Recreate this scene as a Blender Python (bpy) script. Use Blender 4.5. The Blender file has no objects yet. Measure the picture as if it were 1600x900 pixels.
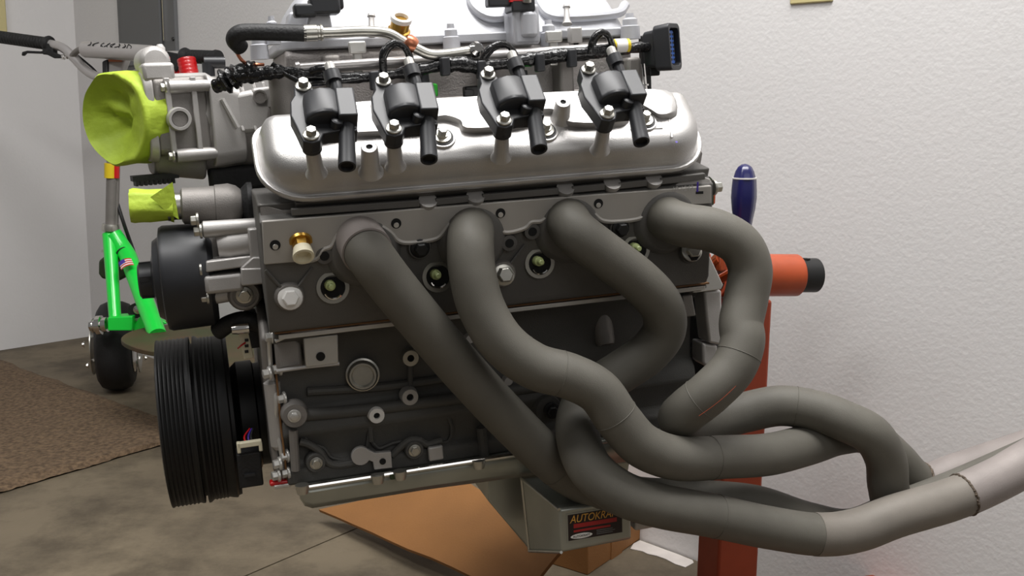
import bpy, math, random
from mathutils import Vector as V, Matrix, noise
random.seed(7)
# ------------------------------------------------------------------ camera
F, TH, ROLL, HC = 1600.0, math.atan(1600/9400), 0.012, .80
_f = V((0, math.cos(TH), -math.sin(TH))); _u = V((0, math.sin(TH), math.cos(TH))); _r = V((1, 0, 0))
c_, s_ = math.cos(ROLL), math.sin(ROLL)
RT = _r*c_ + _u*s_; UP = _u*c_ - _r*s_; FW = _f
CAM = V((0, 0, HC))
scene = bpy.context.scene
C = scene.collection
cd = bpy.data.cameras.new('camera'); cam = bpy.data.objects.new('camera', cd); C.objects.link(cam)
cd.sensor_width = 36; cd.lens = F*36/1600; cd.clip_start = .02
M4 = Matrix((RT, UP, -FW)).transposed().to_4x4(); M4.translation = CAM
cam.matrix_world = M4
scene.camera = cam
# ------------------------------------------------------------------ world, lamps, exposure
w = bpy.data.worlds.new('garage_ambient'); scene.world = w; w.use_nodes = True
w.node_tree.nodes['Background'].inputs[0].default_value = (1.0, .985, .97, 1)
w.node_tree.nodes['Background'].inputs[1].default_value = .15
def area(name, loc, tgt, sx, sy, power, colr=(1, .985, .97)):
    l = bpy.data.lights.new(name, 'AREA'); l.shape = 'RECTANGLE'; l.size = sx; l.size_y = sy
    l.energy = power; l.color = colr
    o = bpy.data.objects.new(name, l); C.objects.link(o); o.location = loc
    o.rotation_euler = (V(tgt)-V(loc)).to_track_quat('-Z', 'Y').to_euler()
    return o
area('ceiling_tube_lamp', (.15, 1.0, 2.5), (.2, 1.25, 0), 1.6, .7, 64)
area('ceiling_tube_lamp_rear', (-1.2, .3, 2.5), (-.9, 1.2, 0), 1.2, .3, 22)
area('front_fill_lamp', (1.2, -1.2, 1.9), (.5, 2.0, .9), 1.6, 1.2, 9)  # added fill lamp behind the camera, not a visible source
vs = scene.view_settings
vs.view_transform = 'Standard'; vs.look = 'None'; vs.gamma = 1; vs.use_curve_mapping = False
vs.exposure = .0
# ------------------------------------------------------------------ frames
def ray(px, py): return FW + RT*((px-800)/F) - UP*((py-450)/F)
def on_plane(px, py, p, n):
    d = ray(px, py); return CAM + d*((V(p)-CAM).dot(n)/d.dot(n))
def FL(px, py, z=0): return on_plane(px, py, (0, 0, z), V((0, 0, 1)))
EX = ray(6400, -170).normalized()
EZ = (V((0, 0, 1)) - EX*EX.z).normalized(); EY = EZ.cross(EX)
EO = CAM + ray(570, 390)*1.05 + EY*.22
_d = ray(300, 660); _t = (EO-CAM).dot(EY)/_d.dot(EY)
EO = EO + EZ*((CAM + _d*_t - EO).dot(EZ))
EM = Matrix((EX, EY, EZ)).transposed().to_4x4(); EM.translation = EO
EI = EM.inverted()
def loc(p): return EI @ p
def P(px, py, y):                      # pixel ray met with the engine's plane y (engine coordinates)
    return EI @ on_plane(px, py, EO + EY*y, EY)
def PX(px, py, x): return EI @ on_plane(px, py, EO + EX*x, EX)
CN = V((0, -.7071, .7071)); CU = V((0, .7071, .7071)); C0 = V((0, -.25, .279))
def S(px, py, h=0.):                   # on the valve cover plane, h above it
    n = EM.to_3x3() @ CN; return EI @ on_plane(px, py, EM @ (C0 + CN*h), n)
def SU(x, u, h): return V((x, 0, 0)) + C0 + CU*u + CN*h
# ------------------------------------------------------------------ materials
def lin(c): c /= 255; return c/12.92 if c <= .04045 else ((c+.055)/1.055)**2.4
def mat(name, rgb, rough=.5, metal=0., var=0., vscale=20., bump=0., bscale=200., coat=0., rgb2=None, detail=4):
    m = bpy.data.materials.new(name); m.use_nodes = True; nt = m.node_tree
    b = nt.nodes['Principled BSDF']; col = tuple(lin(c) for c in rgb)+(1,)
    b.inputs['Base Color'].default_value = col; b.inputs['Roughness'].default_value = rough
    b.inputs['Metallic'].default_value = metal; b.inputs['Coat Weight'].default_value = coat
    tc = nt.nodes.new('ShaderNodeTexCoord')
    if var or rgb2:
        n = nt.nodes.new('ShaderNodeTexNoise'); n.inputs['Scale'].default_value = vscale; n.inputs['Detail'].default_value = detail
        nt.links.new(tc.outputs['Object'], n.inputs['Vector'])
        r = nt.nodes.new('ShaderNodeValToRGB'); r.color_ramp.elements[0].position = .32; r.color_ramp.elements[1].position = .68
        c2 = tuple(lin(c) for c in rgb2)+(1,) if rgb2 else tuple(min(1, x*(1+var)) for x in col[:3])+(1,)
        c1 = col if rgb2 else tuple(x*(1-var) for x in col[:3])+(1,)
        r.color_ramp.elements[0].color = c1; r.color_ramp.elements[1].color = c2
        nt.links.new(n.outputs[0], r.inputs[0]); nt.links.new(r.outputs[0], b.inputs['Base Color'])
    if bump:
        n2 = nt.nodes.new('ShaderNodeTexNoise'); n2.inputs['Scale'].default_value = bscale; n2.inputs['Detail'].default_value = 3
        nt.links.new(tc.outputs['Object'], n2.inputs['Vector'])
        bp = nt.nodes.new('ShaderNodeBump'); bp.inputs['Strength'].default_value = bump; bp.inputs['Distance'].default_value = .004
        nt.links.new(n2.outputs[0], bp.inputs['Height']); nt.links.new(bp.outputs[0], b.inputs['Normal'])
    return m
Mt = dict(
 cover=mat('satin_cast_aluminium', (186, 184, 182), .40, .68, .06, 30, .12, 900),
 machined=mat('machined_aluminium', (172, 168, 162), .48, .3, .07, 12, .05, 1200),
 head=mat('head_casting', (100, 98, 95), .62, .35, .08, 18, .14, 900),
 block=mat('block_casting', (84, 83, 80), .65, .3, .1, 16, .16, 800),
 bright=mat('bright_machined_edge', (205, 203, 198), .35, .6, .05, 40),
 castlight=mat('light_casting', (182, 179, 176), .5, .5, .06, 25, .1, 900),
 castmid=mat('grey_casting', (135, 131, 127), .55, .5, .1, 25, .14, 800),
 manifold=mat('painted_silver', (186, 187, 192), .45, .25, .04, 10, .06, 600),
 manwall=mat('manifold_casting', (160, 155, 152), .55, .3, .1, 20, .3, 500),
 chrome=mat('chrome', (225, 223, 220), .12, 1.),
 steel=mat('zinc_steel', (190, 188, 180), .3, .9, .08, 60),
 tube=mat('header_coating', (96, 93, 85), .62, .05, .09, 22, .12, 1500),
 tubelit=mat('header_coating_lit_tone', (120, 114, 106), .58, .08, .1, 20, .12, 1500),  # same coating, lightened to imitate the extra light clear of the engine
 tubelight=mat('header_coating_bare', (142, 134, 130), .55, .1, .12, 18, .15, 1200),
 weld=mat('weld_bead', (96, 84, 72), .5, .4, .3, 200, .8, 300),
 black=mat('black_plastic', (38, 39, 42), .42, 0, .1, 40),
 blackg=mat('black_gloss_tape', (20, 20, 21), .22, 0, .2, 60, .6, 120),
 rubber=mat('black_rubber', (24, 24, 25), .6, 0, .15, 60, .2, 300),
 dark=mat('dark_bolt', (48, 48, 48), .45, .6),
 hole=mat('hole_black', (10, 10, 10), .8),
 pulley=mat('black_pulley_coat', (14, 14, 15), .5, 0, .1, 30),
 lime=mat('lime_masking_tape', (172, 196, 58), .62, 0, .08, 30, .3, 90),
 brass=mat('brass', (190, 150, 70), .3, .9),
 cream=mat('cream_plastic', (226, 218, 190), .5),
 ceramic=mat('pale_green_ceramic', (178, 190, 130), .35),
 green=mat('green_scooter_paint', (24, 222, 70), .3, 0, .04, 20, coat=.4),
 greenclip=mat('green_clip', (40, 190, 40), .4),
 red=mat('red_paint', (196, 22, 26), .3, 0, coat=.4),
 orange=mat('orange_stand_paint', (170, 72, 34), .42, 0, .1, 25, coat=.2),
 standred=mat('red_stand_paint', (138, 54, 28), .45, 0, .12, 20),
 blue=mat('navy_handle', (26, 27, 82), .3, 0, coat=.3),
 blueplug=mat('blue_connector', (26, 82, 165), .45),
 yellow=mat('yellow_label', (224, 196, 30), .5),
 white=mat('white_plastic', (232, 230, 226), .45),
 copper=mat('copper', (190, 120, 90), .3, .8),
 purple=mat('purple_marker', (66, 44, 150), .5),
 card=mat('cardboard', (142, 97, 52), .75, 0, .08, 9, .1, 300),
 pan=mat('zinc_plated_pan', (166, 168, 160), .35, .7, .1, 14),
 sticker=mat('sticker_black', (30, 16, 18), .35), stred=mat('sticker_red', (168, 32, 34), .4),
 stgold=mat('sticker_gold', (226, 168, 72), .4), stgrey=mat('sticker_grey', (104, 104, 104), .4),
 deck=mat('worn_deck', (84, 62, 44), .6, 0, rgb2=(60, 66, 36), vscale=9),
 grey=mat('grey_paint', (98, 99, 100), .5, .1),
 beige=mat('beige_plate', (196, 184, 134), .5),
 olive=mat('dark_olive', (52, 66, 38), .6),
 gasket=mat('brown_gasket', (120, 84, 48), .6),
 brush=mat('brushed_bar', (190, 186, 184), .32, .5),
)
def wallmat():
    m = mat('painted_orange_peel_wall', (214, 212, 211), .55, 0, .02, 2.2, .16, 130)
    return m
def floormat():
    m = mat('concrete', (92, 82, 67), .72, 0, rgb2=(122, 110, 90), vscale=2.2, bump=.2, bscale=60, detail=9)
    nt = m.node_tree; b = nt.nodes['Principled BSDF']; tc = nt.nodes['Texture Coordinate']
    n = nt.nodes.new('ShaderNodeTexNoise'); n.inputs['Scale'].default_value = 5.5; n.inputs['Detail'].default_value = 10; n.inputs['Roughness'].default_value = .7
    nt.links.new(tc.outputs['Object'], n.inputs['Vector'])
    r = nt.nodes.new('ShaderNodeValToRGB'); r.color_ramp.elements[0].position = .36; r.color_ramp.elements[1].position = .56
    r.color_ramp.elements[0].color = (.42, .40, .38, 1); r.color_ramp.elements[1].color = (1, 1, 1, 1)
    nt.links.new(n.outputs[0], r.inputs[0])
    mx = nt.nodes.new('ShaderNodeMix'); mx.data_type = 'RGBA'; mx.blend_type = 'MULTIPLY'; mx.inputs[0].default_value = .8
    src = b.inputs['Base Color'].links[0].from_socket
    nt.links.new(src, mx.inputs[6]); nt.links.new(r.outputs[0], mx.inputs[7]); nt.links.new(mx.outputs[2], b.inputs['Base Color'])
    return m
Mt['wall'] = wallmat(); Mt['floor'] = floormat()
Mt['carpet'] = mat('carpet_pile', (76, 60, 44), .95, 0, rgb2=(118, 97, 74), vscale=95, bump=1., bscale=160)
Mt['whitep'] = mat('spilled_white_paint', (205, 198, 192), .6, 0, .08, 30)
# ------------------------------------------------------------------ mesh builder
def cr(pts, n=8):                      # Catmull-Rom through the points
    pts = [V(p) for p in pts]
    if len(pts) < 3: return pts
    q = [pts[0]*2-pts[1]] + pts + [pts[-1]*2-pts[-2]]; out = []
    for i in range(1, len(q)-2):
        a, b, c, d = q[i-1:i+3]
        for k in range(n):
            t = k/n
            out.append(.5*((2*b)+(c-a)*t+(2*a-5*b+4*c-d)*t*t+(3*b-a-3*c+d)*t**3))
    out.append(pts[-1]); return out
def basis(ax):
    ax = V(ax).normalized(); h = V((0, 0, 1)) if abs(ax.z) < .9 else V((1, 0, 0))
    a = ax.cross(h).normalized(); return ax, a, ax.cross(a).normalized()
class MB:
    def __init__(s): s.v = []; s.f = []
    def ring(s, pts): i = len(s.v); s.v += [V(p) for p in pts]; return list(range(i, i+len(pts)))
    def loft(s, rings, caps=(True, True), closed=True):
        R = [s.ring(r) for r in rings]; n = len(R[0])
        for a, b in zip(R, R[1:]):
            for k in range(n if closed else n-1):
                j = (k+1) % n; s.f.append((a[k], a[j], b[j], b[k]))
        if caps[0]: s.f.append(tuple(reversed(R[0])))
        if caps[1]: s.f.append(tuple(R[-1]))
        return s
    def prism(s, poly, vec):
        vec = V(vec); return s.loft([[V(p) for p in poly], [V(p)+vec for p in poly]])
    def box(s, c, sz, ax=None, ay=None, az=None):
        ax = V(ax or (1, 0, 0)); ay = V(ay or (0, 1, 0)); az = V(az or (0, 0, 1)); c = V(c); x, y, z = [k/2 for k in sz]
        p = [c+ax*i*x+ay*j*y for i, j in ((-1, -1), (1, -1), (1, 1), (-1, 1))]
        return s.prism([q-az*z for q in p], az*2*z)
    def lathe(s, o, ax, prof, n=24, caps=(True, True), a0=None, b0=None):
        ax, a, b = basis(ax); o = V(o)
        if a0 is not None: a, b = V(a0), V(b0)
        return s.loft([[o+ax*t+(a*math.cos(k*math.tau/n)+b*math.sin(k*math.tau/n))*max(r, 1e-5) for k in range(n)] for t, r in prof], caps)
    def tube(s, path, r, n=16, caps=(True, True)):
        path = [V(p) for p in path]; m = len(path)
        rr = r if callable(r) else (lambda t: r)
        T = [(path[min(i+1, m-1)]-path[max(i-1, 0)]).normalized() for i in range(m)]
        _, a, _ = basis(T[0]); rings = []
        for i in range(m):
            a = (a - T[i]*a.dot(T[i])).normalized(); b = T[i].cross(a); R = rr(i/(m-1))
            rings.append([path[i]+(a*math.cos(k*math.tau/n)+b*math.sin(k*math.tau/n))*R for k in range(n)])
        return s.loft(rings, caps)
    def hexb(s, o, ax, r, h, washer=True):
        ax, a, b = basis(ax); o = V(o)
        if washer: s.lathe(o, ax, [(-.0005, r*1.45), (h*.22, r*1.45), (h*.3, r*1.2)], 20)
        def rg(t, q): return [o+ax*t+(a*math.cos(k*math.tau/6)+b*math.sin(k*math.tau/6))*q for k in range(6)]
        return s.loft([rg(h*.2, r), rg(h*.9, r), rg(h, r*.86)])
    def mesh(s, name, m, ang=35):
        me = bpy.data.meshes.new(name); me.from_pydata([tuple(p) for p in s.v], [], s.f); me.update()
        import bmesh
        bm = bmesh.new(); bm.from_mesh(me); bmesh.ops.recalc_face_normals(bm, faces=bm.faces); bm.to_mesh(me); bm.free()
        me.shade_smooth(); me.set_sharp_from_angle(angle=math.radians(ang))
        me.materials.append(Mt[m] if isinstance(m, str) else m); return me
    def build(s, name, m, parent=None, bevel=0, ang=35, label=None):
        o = bpy.data.objects.new(name, s.mesh(name, m, ang)); C.objects.link(o)
        if parent is not None: o.parent = parent
        if bevel:
            b = o.modifiers.new('bevel', 'BEVEL'); b.width = bevel; b.segments = 3; b.limit_method = 'ANGLE'; b.angle_limit = math.radians(40)
            b.harden_normals = False
        if label: o['label'] = label
        return o
def thing(name, label, cat, m=None, group=None):
    o = bpy.data.objects.new(name, None); C.objects.link(o); o.empty_display_size = .05
    if m is not None: o.matrix_world = m
    o['label'] = label; o['category'] = cat
    if group: o['group'] = group
    return o
def tag(o, label, cat, group=None):
    o['label'] = label; o['category'] = cat
    if group: o['group'] = group
    return o
def struct(o): o['kind'] = 'structure'; return o
def rrect(w, h, r, n=6, r2=None):      # rounded rectangle outline, centred; r2 radius of the top corners
    out = []; r2 = r if r2 is None else r2
    for cx, cy, a0, q in ((w/2, -h/2, -90, r), (w/2, h/2, 0, r2), (-w/2, h/2, 90, r2), (-w/2, -h/2, 180, r)):
        sx = 1 if cx > 0 else -1; sy = 1 if cy > 0 else -1
        for k in range(n+1):
            a = math.radians(a0+90*k/n); out.append((cx-sx*q+q*math.cos(a), cy-sy*q+q*math.sin(a)))
    return out
def smooth_poly(pts, n=4):
    m = len(pts); out = []
    pts = [V(p) for p in pts]
    for i in range(m):
        a, b, c, d = pts[i-1], pts[i], pts[(i+1) % m], pts[(i+2) % m]
        for k in range(n):
            t = k/n; out.append(.5*((2*b)+(c-a)*t+(2*a-5*b+4*c-d)*t*t+(3*b-a-3*c+d)*t**3))
    return out
# ================================================================== SETTING
cA = FL(145, 525); cB = FL(1045, 860); cL = FL(0, 547.5)
dR = (cB-cA).normalized(); dL = (cL-cA).normalized()
H = 2.7
def wall(name, a, d, ln, th):
    n = V((d.y, -d.x, 0)); n = n if n.dot(V((0, 1.5, 0))-a) < 0 else -n     # outward
    m = MB(); q = [a-d*.0, a+d*ln, a+d*ln+n*th, a+n*th-d*0]
    m.prism([p for p in q], (0, 0, H)); return struct(m.build(name, 'wall'))
wall('wall_right', cA, dR, 5.2, .1); wall('wall_left', cA, dL, 3.2, .1)
nR = V((dR.y, -dR.x, 0)); nR = nR if nR.dot(V((0, 1.5, 0))-cA) > 0 else -nR
nL = V((dL.y, -dL.x, 0)); nL = nL if nL.dot(V((0, 1.5, 0))-cA) > 0 else -nL
def WR(px, py, off=0): return on_plane(px, py, cA+nR*off, nR)
def WL(px, py, off=0): return on_plane(px, py, cA+nL*off, nL)
# floor: base and slabs divided by a joint
j1, j2 = FL(542, 832), FL(390, 897); jd = (j2-j1).normalized(); jn = V((-jd.y, jd.x, 0))
fl = struct(MB().box((0, 1.5, -.06), (9, 9, .1)).build('floor', 'floor'))
for sgn in (1, -1):
    a = j1+jn*sgn*.002
    p = [a-jd*7, a+jd*7, a+jd*7+jn*sgn*6, a-jd*7+jn*sgn*6]
    MB().prism([V((q.x, q.y, -.01)) for q in p], (0, 0, .01)).build('floor_slab', 'floor', fl)
pp = [(1000, 845), (1030, 856), (1060, 867), (1082, 876), (1084, 880), (1071, 887), (1055, 882), (1040, 874), (1026, 869), (1012, 866), (1004, 862), (985, 858), (990, 850)]
MB().prism([FL(*q, .0005) for q in pp], (0, 0, .0012)).build('paint_patch', 'whitep', fl, label='dried white paint spilled along the wall base')
# door trim strip at far left
tl = WL(3, 20); a = WL(4, 56)
def trim():
    p = WL(5, 20, 0); d = dL
    m = MB(); p = V((p.x, p.y, WL(4, 58).z)); m.box(p+d*.06+nL*.012+V((0, 0, .63)), (.12, .024, 1.25), d, nL, V((0, 0, 1)))
    return struct(m.build('trim_1', 'beige', bevel=.003))
trim()
# electrical panel on the right wall
q0 = WR(188, 0); q1 = WR(277, 0)
hb = WR(230, 118).z
ep = thing('electrical_panel', 'dark grey steel electrical panel on wall near the corner behind the scooter', 'electrical panel', Matrix.Translation(V((q0.x, q0.y, hb))))
pi = Matrix.Translation(-V((q0.x, q0.y, hb)))
wdt = (V((q1.x, q1.y, 0))-V((q0.x, q0.y, 0))).length
def pbox(m, u0, u1, z0, z1, d0, d1):
    c = V((q0.x, q0.y, 0))+dR*(u0+u1)/2+nR*(d0+d1)/2; c.z = (z0+z1)/2
    m.box(pi @ c, (u1-u0, d1-d0, z1-z0), dR, nR, V((0, 0, 1)))
m = MB(); pbox(m, 0, wdt, hb, 1.9, 0, .012); m.build('panel_frame', 'grey', ep, bevel=.002)
m = MB(); pbox(m, .04, wdt-.075, hb+.03, 1.86, .012, .02); m.build('panel_door', 'grey', ep, bevel=.002)
m = MB(); pbox(m, wdt-.06, wdt-.057, 1.0, 1.14, .012, .018); m.build('door_edge_glint', 'chrome', ep)  # thin chrome strip imitating the highlight along the door edge
for (a, b) in ((194, 63), (271, 61)):
    p = WR(a, b, .012); m = MB(); m.lathe(pi @ p, nR, [(0, .006), (.004, .005)], 12); m.build('screw', 'dark', ep)
# beige plate at top of right wall
p = WR(1268, 5, 0)
m = MB(); m.box((0, 0, .06), (.072, .008, .12), dR, nR, V((0, 0, 1)))
o = m.build('wall_plate', 'beige', bevel=.002); o.location = p; tag(o, 'beige outlet cover plate high on the white wall, only its lower edge in view', 'wall plate')
# carpet
def carpet():
    a, b, d = FL(-12, 560), FL(330, 685), FL(-160, 820); n = 70; m = MB(); rows = []
    for i in range(n+1):
        r = []
        for j in range(n+1):
            s, t = i/n, j/n; p = (a*(1-s)+b*s)*(1-t)+(d*(1-s)+b*s*1.0)*t if False else (a*(1-s)+b*s)*(1-t)+(d*(1-s)+FL(262, 694)*s)*t
            e = min(s, 1-s, t, 1-t); k = noise.noise(p*9)*.012 if e == 0 else 0
            r.append(V((p.x+k, p.y+k, .004+.009*min(1, e*20)+noise.noise(p*60)*.0025)))
        rows.append(r)
    m.loft(rows, caps=(False, False), closed=False)
    o = m.build('carpet', 'carpet', ang=180); return tag(o, 'worn brown carpet remnant lying on the concrete floor at left', 'carpet')
carpet()
# ================================================================== CARDBOARD
def sheet():
    cs = [FL(498, 796, .03), FL(722, 748, .12), FL(884, 852, .135), FL(815, 933, .05)]
    n = (cs[1]-cs[0]).cross(cs[2]-cs[0]).normalized(); n = n if n.z > 0 else -n
    mid = sum(cs, V())/4; m = MB()
    def pt(s, t): return (cs[0]*(1-s)+cs[1]*s)*(1-t)+(cs[3]*(1-s)+cs[2]*s)*t
    edge = []
    for s0, t0, s1, t1 in ((0, 0, 1, 0), (1, 0, 1, 1), (1, 1, 0, 1), (0, 1, 0, 0)):
        for k in range(10):
            e = pt(s0+(s1-s0)*k/10, t0+(t1-t0)*k/10); edge.append(e+V((noise.noise(e*8), noise.noise(e*9+V((3, 3, 3))), 0))*.006*(k > 0))
    m.prism([e-mid for e in edge], -n*.006)
    o = m.build('cardboard_sheet', 'card'); o.location = mid
    return tag(o, 'large flattened brown cardboard sheet lying under the oil pan', 'cardboard')
sheet()
def box2():
    # corner of a smaller box, seen past the sump
    e = FL(918, 899); r = FL(1000, 843); dx = (r-e); ln = dx.length; dx.normalize(); dy = V((-dx.y, dx.x, 0)); hgt = .085
    t = thing('cardboard_box', 'small brown cardboard box on the floor behind the oil sump', 'box', Matrix.Translation(e))
    m = MB(); m.box(dx*ln/2+dy*.08+V((0, 0, hgt/2)), (ln, .16, hgt), dx, dy, V((0, 0, 1))); m.build('body', 'card', t, bevel=.002)
    m = MB(); m.box(dx*(-.006+ln/2)+dy*.04+V((0, 0, hgt+.003)), (ln, .078, .004), dx, dy, V((0, 0, 1))); m.build('flap', 'card', t)
    m = MB(); m.box(dx*ln*.52-dy*.001+V((0, 0, hgt/2)), (.04, .002, hgt), dx, dy, V((0, 0, 1))); m.build('packing_tape', 'card', t)
box2()
# ================================================================== ENGINE
eng = thing('engine', 'aluminium V8 car engine with silver valve cover, hanging on a red engine stand', 'engine', EM)
def X(px, py, y): return P(px, py, y).x
FPO = V((0, -.244, .265)); FN = V((0, -.992, -.129)); FD = V((0, .129, -.992))
def HS(px, py, h=0.): return EI @ on_plane(px, py, EM @ (FPO+FN*h), EM.to_3x3() @ FN)
def xprism(prof, x0, x1, name, m, bevel=0, parent=None, label=None, n=1):
    q = MB(); q.loft([[V((x0+(x1-x0)*k/n, y, z)) for y, z in prof] for k in range(n+1)])
    return q.build(name, m, parent or eng, bevel, label=label)
xb0, xb1 = X(436, 620, -.17), .395
xh0, xh1 = X(410, 400, -.235), .385
block = xprism([(-.204, .142), (-.204, .136), (-.178, .128), (-.163, .11), (-.158, .075), (-.158, .045), (-.168, .035), (-.171, .02), (-.164, .008), (-.164, -.012), (-.172, -.02), (-.172, -.036),
        (.172, -.036), (.16, .0), (.16, .09), (.204, .14), (.1, .235), (.05, .205), (-.05, .205), (-.1, .235)], xb0, xb1, 'engine_block', 'block', .003)
# machined deck edge and the bent gasket line
m = MB(); y = -.2055
a, b = V((xb0+.004, y, .135)), V((xb1-.004, y, .135))
m.box((a+b)/2+V((0, 0, .0035)), (b.x-a.x, .004, .005)); m.build('deck_edge', 'bright', block, .0008)
m = MB(); m.box(((xb0+xb1)/2, -.203, .1435), (xb1-xb0, .012, .0018)); m.build('head_gasket', 'gasket', eng)
# block details --------------------------------------------------
def boss(px, py, y, r, dep, m='castmid', hr=None, par=None, name='boss', hm='hole', lbl=None):
    p = P(px, py, y); q = MB(); ax = V((0, -1, 0))
    q.lathe(p+V((0, dep, 0)), ax, [(0, r*1.12), (dep*.9, r), (dep, r*.94)] + ([(dep, hr), (dep-.004, hr*.95)] if hr else []), 24)
    o = q.build(name, m, par or block, label=lbl)
    if hr: MB().lathe(p+V((0, .0042, 0)), ax, [(0, hr*.97), (.0006, hr*.97)], 16).build('bolt_hole', hm, par or block)
    return o
def hexat(p, ax, r, h, m='steel', name='bolt', par=None, lbl=None, washer=True):
    q = MB(); q.hexb((0, 0, 0), ax, r, h, washer); o = q.build(name, m, par or block, .0004, label=lbl); o.location = p; return o
Y0 = -.160
# square mount pad with arm
q = MB(); a = [P(*c, -.186) for c in ((474, 528), (528, 522), (529, 568), (478, 574))]
q.prism(a, (0, .03, 0)); q.build('mount_pad', 'bright', block, .0015)
q = MB(); q.prism([P(*c, -.184) for c in ((466, 512), (524, 506), (528, 522), (474, 529))], (0, .03, 0)); q.build('mount_pad', 'castlight', block, .0015)
MB().lathe(P(501, 557, -.1865), (0, -1, 0), [(0, .0048), (.0008, .0048)], 18).build('bolt_hole', 'hole', block)
q = MB(); q.prism([P(*c, -.176) for c in ((428, 532), (440, 527), (462, 527), (470, 536), (474, 574), (433, 580))], (0, .03, 0)); q.build('mount_arm', 'castmid', block, .004)
q = MB(); q.tube([P(432, 580, -.178), P(480, 573, -.182), P(530, 568, -.182)], .0022, 8); q.build('rib', 'castlight', block)
# light uneven edge of the deck flange
q = MB(); q.tube(cr([P(430, 533, -.2), P(470, 518, -.203), P(540, 514, -.203), P(600, 503, -.203), P(700, 494, -.203)]), .0022, 8); q.build('rib', 'bright', block)
# ledges and recess frames
q = MB(); q.tube(cr([P(478, 648, -.168), P(560, 641, -.168), P(700, 624, -.168), P(860, 600, -.168)]), .007, 12); q.build('rib', 'block', block)
q = MB(); q.tube(cr([P(480, 612, -.160), P(600, 604, -.160), P(720, 588, -.160)]), .005, 10); q.build('rib', 'block', block)
q = MB(); q.tube([P(641, 568, -.163), P(641, 614, -.163)], .0032, 10); q.build('rib', 'block', block)
q = MB(); q.tube(cr([P(468, 690, -.172), P(482, 694, -.172), P(500, 706, -.172), P(512, 722, -.172), P(530, 727, -.172), P(560, 722, -.172)]), .0042, 10); q.build('rib', 'block', block)
q = MB(); q.tube(cr([P(612, 712, -.172), P(626, 698, -.172), P(640, 688, -.172), P(655, 688, -.172), P(668, 694, -.172), P(690, 688, -.172)]), .0042, 10); q.build('rib', 'block', block)
q = MB(); q.tube([P(577, 650, -.166), P(580, 690, -.168)], .003, 8); q.build('rib', 'block', block)
q = MB(); q.tube([P(458, 672, -.174), P(462, 735, -.174)], .005, 10); q.build('rib', 'castmid', block)
q = MB(); q.tube([P(752, 668, -.17), P(756, 712, -.172)], .006, 10); q.build('rib', 'block', block)
# core plug
p = P(567, 588, -.176); q = MB(); ax = V((-.12, -1, .05)).normalized()
q.lathe(p-ax*.016, ax, [(0, .0185), (.008, .0185), (.0085, .0165), (.013, .0165), (.0165, .0145), (.0165, .0125), (.012, .011), (.012, .0005)], 32)
q.build('core_plug', 'steel', block)
boss(642, 560, -.170, .0095, .012, 'steel', .004); boss(641, 621, -.176, .0095, .012, 'castlight', .004)
boss(589, 650, -.180, .0088, .014, 'white', .0036, lbl='boss with bright machined ring')
boss(461, 650, -.182, .0135, .016, 'castmid', None); hexat(P(460, 650, -.183), V((0, -1, 0)), .005, .004, 'bright')
for px, py in ((494, 724), (648, 704)):
    boss(px, py, -.178, .0105, .012, 'block', .0075); hexat(P(px, py, -.176), V((0, -1, 0)), .0052, .005, 'steel')
# paddle shaped plate
o_ = []; p0 = P(564, 713, -.181); p1 = P(598, 720, -.181)
cc = [(p0.x+.0105*math.cos(t), p0.z+.0105*math.sin(t)) for t in [math.radians(35+k*290/16) for k in range(17)]]
cc += [(P(583, 722, -.181).x, P(583, 722, -.181).z), (P(585, 734, -.181).x, P(585, 734, -.181).z), (P(613, 731, -.181).x, P(613, 731, -.181).z), (P(611, 706, -.181).x, P(611, 706, -.181).z), (P(586, 708, -.181).x, P(586, 708, -.181).z)]
q = MB(); q.prism([V((a, -.181, b)) for a, b in cc], (0, .006, 0)); q.build('lug', 'castlight', block, .0006)
MB().lathe(P(598, 721, -.1812), (0, -1, 0), [(0, .0036), (.0006, .0036)], 14).build('bolt_hole', 'hole', block)
q = MB(); q.prism([P(*c, -.181) for c in ((669, 700), (692, 696), (694, 718), (671, 722))], (0, .006, 0)); q.build('lug', 'castlight', block, .002)
# dark bolt under the tubes, cylindrical boss high up, small white-ended nubs
boss(858, 640, -.178, .016, .02, 'block', None); hexat(P(862, 641, -.18), V((-.1, -1, 0)), .0068, .01, 'dark')
q = MB(); q.lathe(P(938, 495, -.15), (0.02, -.4, -1), [(0, .014), (.03, .0115), (.034, .010), (.034, .006), (.03, .006)], 24); q.build('boss', 'castmid', block)
for px, py in ((735, 530), (795, 596), (830, 535)): boss(px, py, -.178, .005, .01, 'castlight')
# side wall recess pockets
for a in (((480, 655), (568, 648), (575, 690), (560, 716), (520, 716), (505, 700), (480, 690)), ((585, 665), (690, 645), (700, 690), (625, 690), (590, 700))):
    pts = smooth_poly([P(*c, -.1665) for c in a], 4); q = MB(); q.tube(pts+[pts[0]], .0022, 6); q.build('rib', 'block', block)
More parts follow.
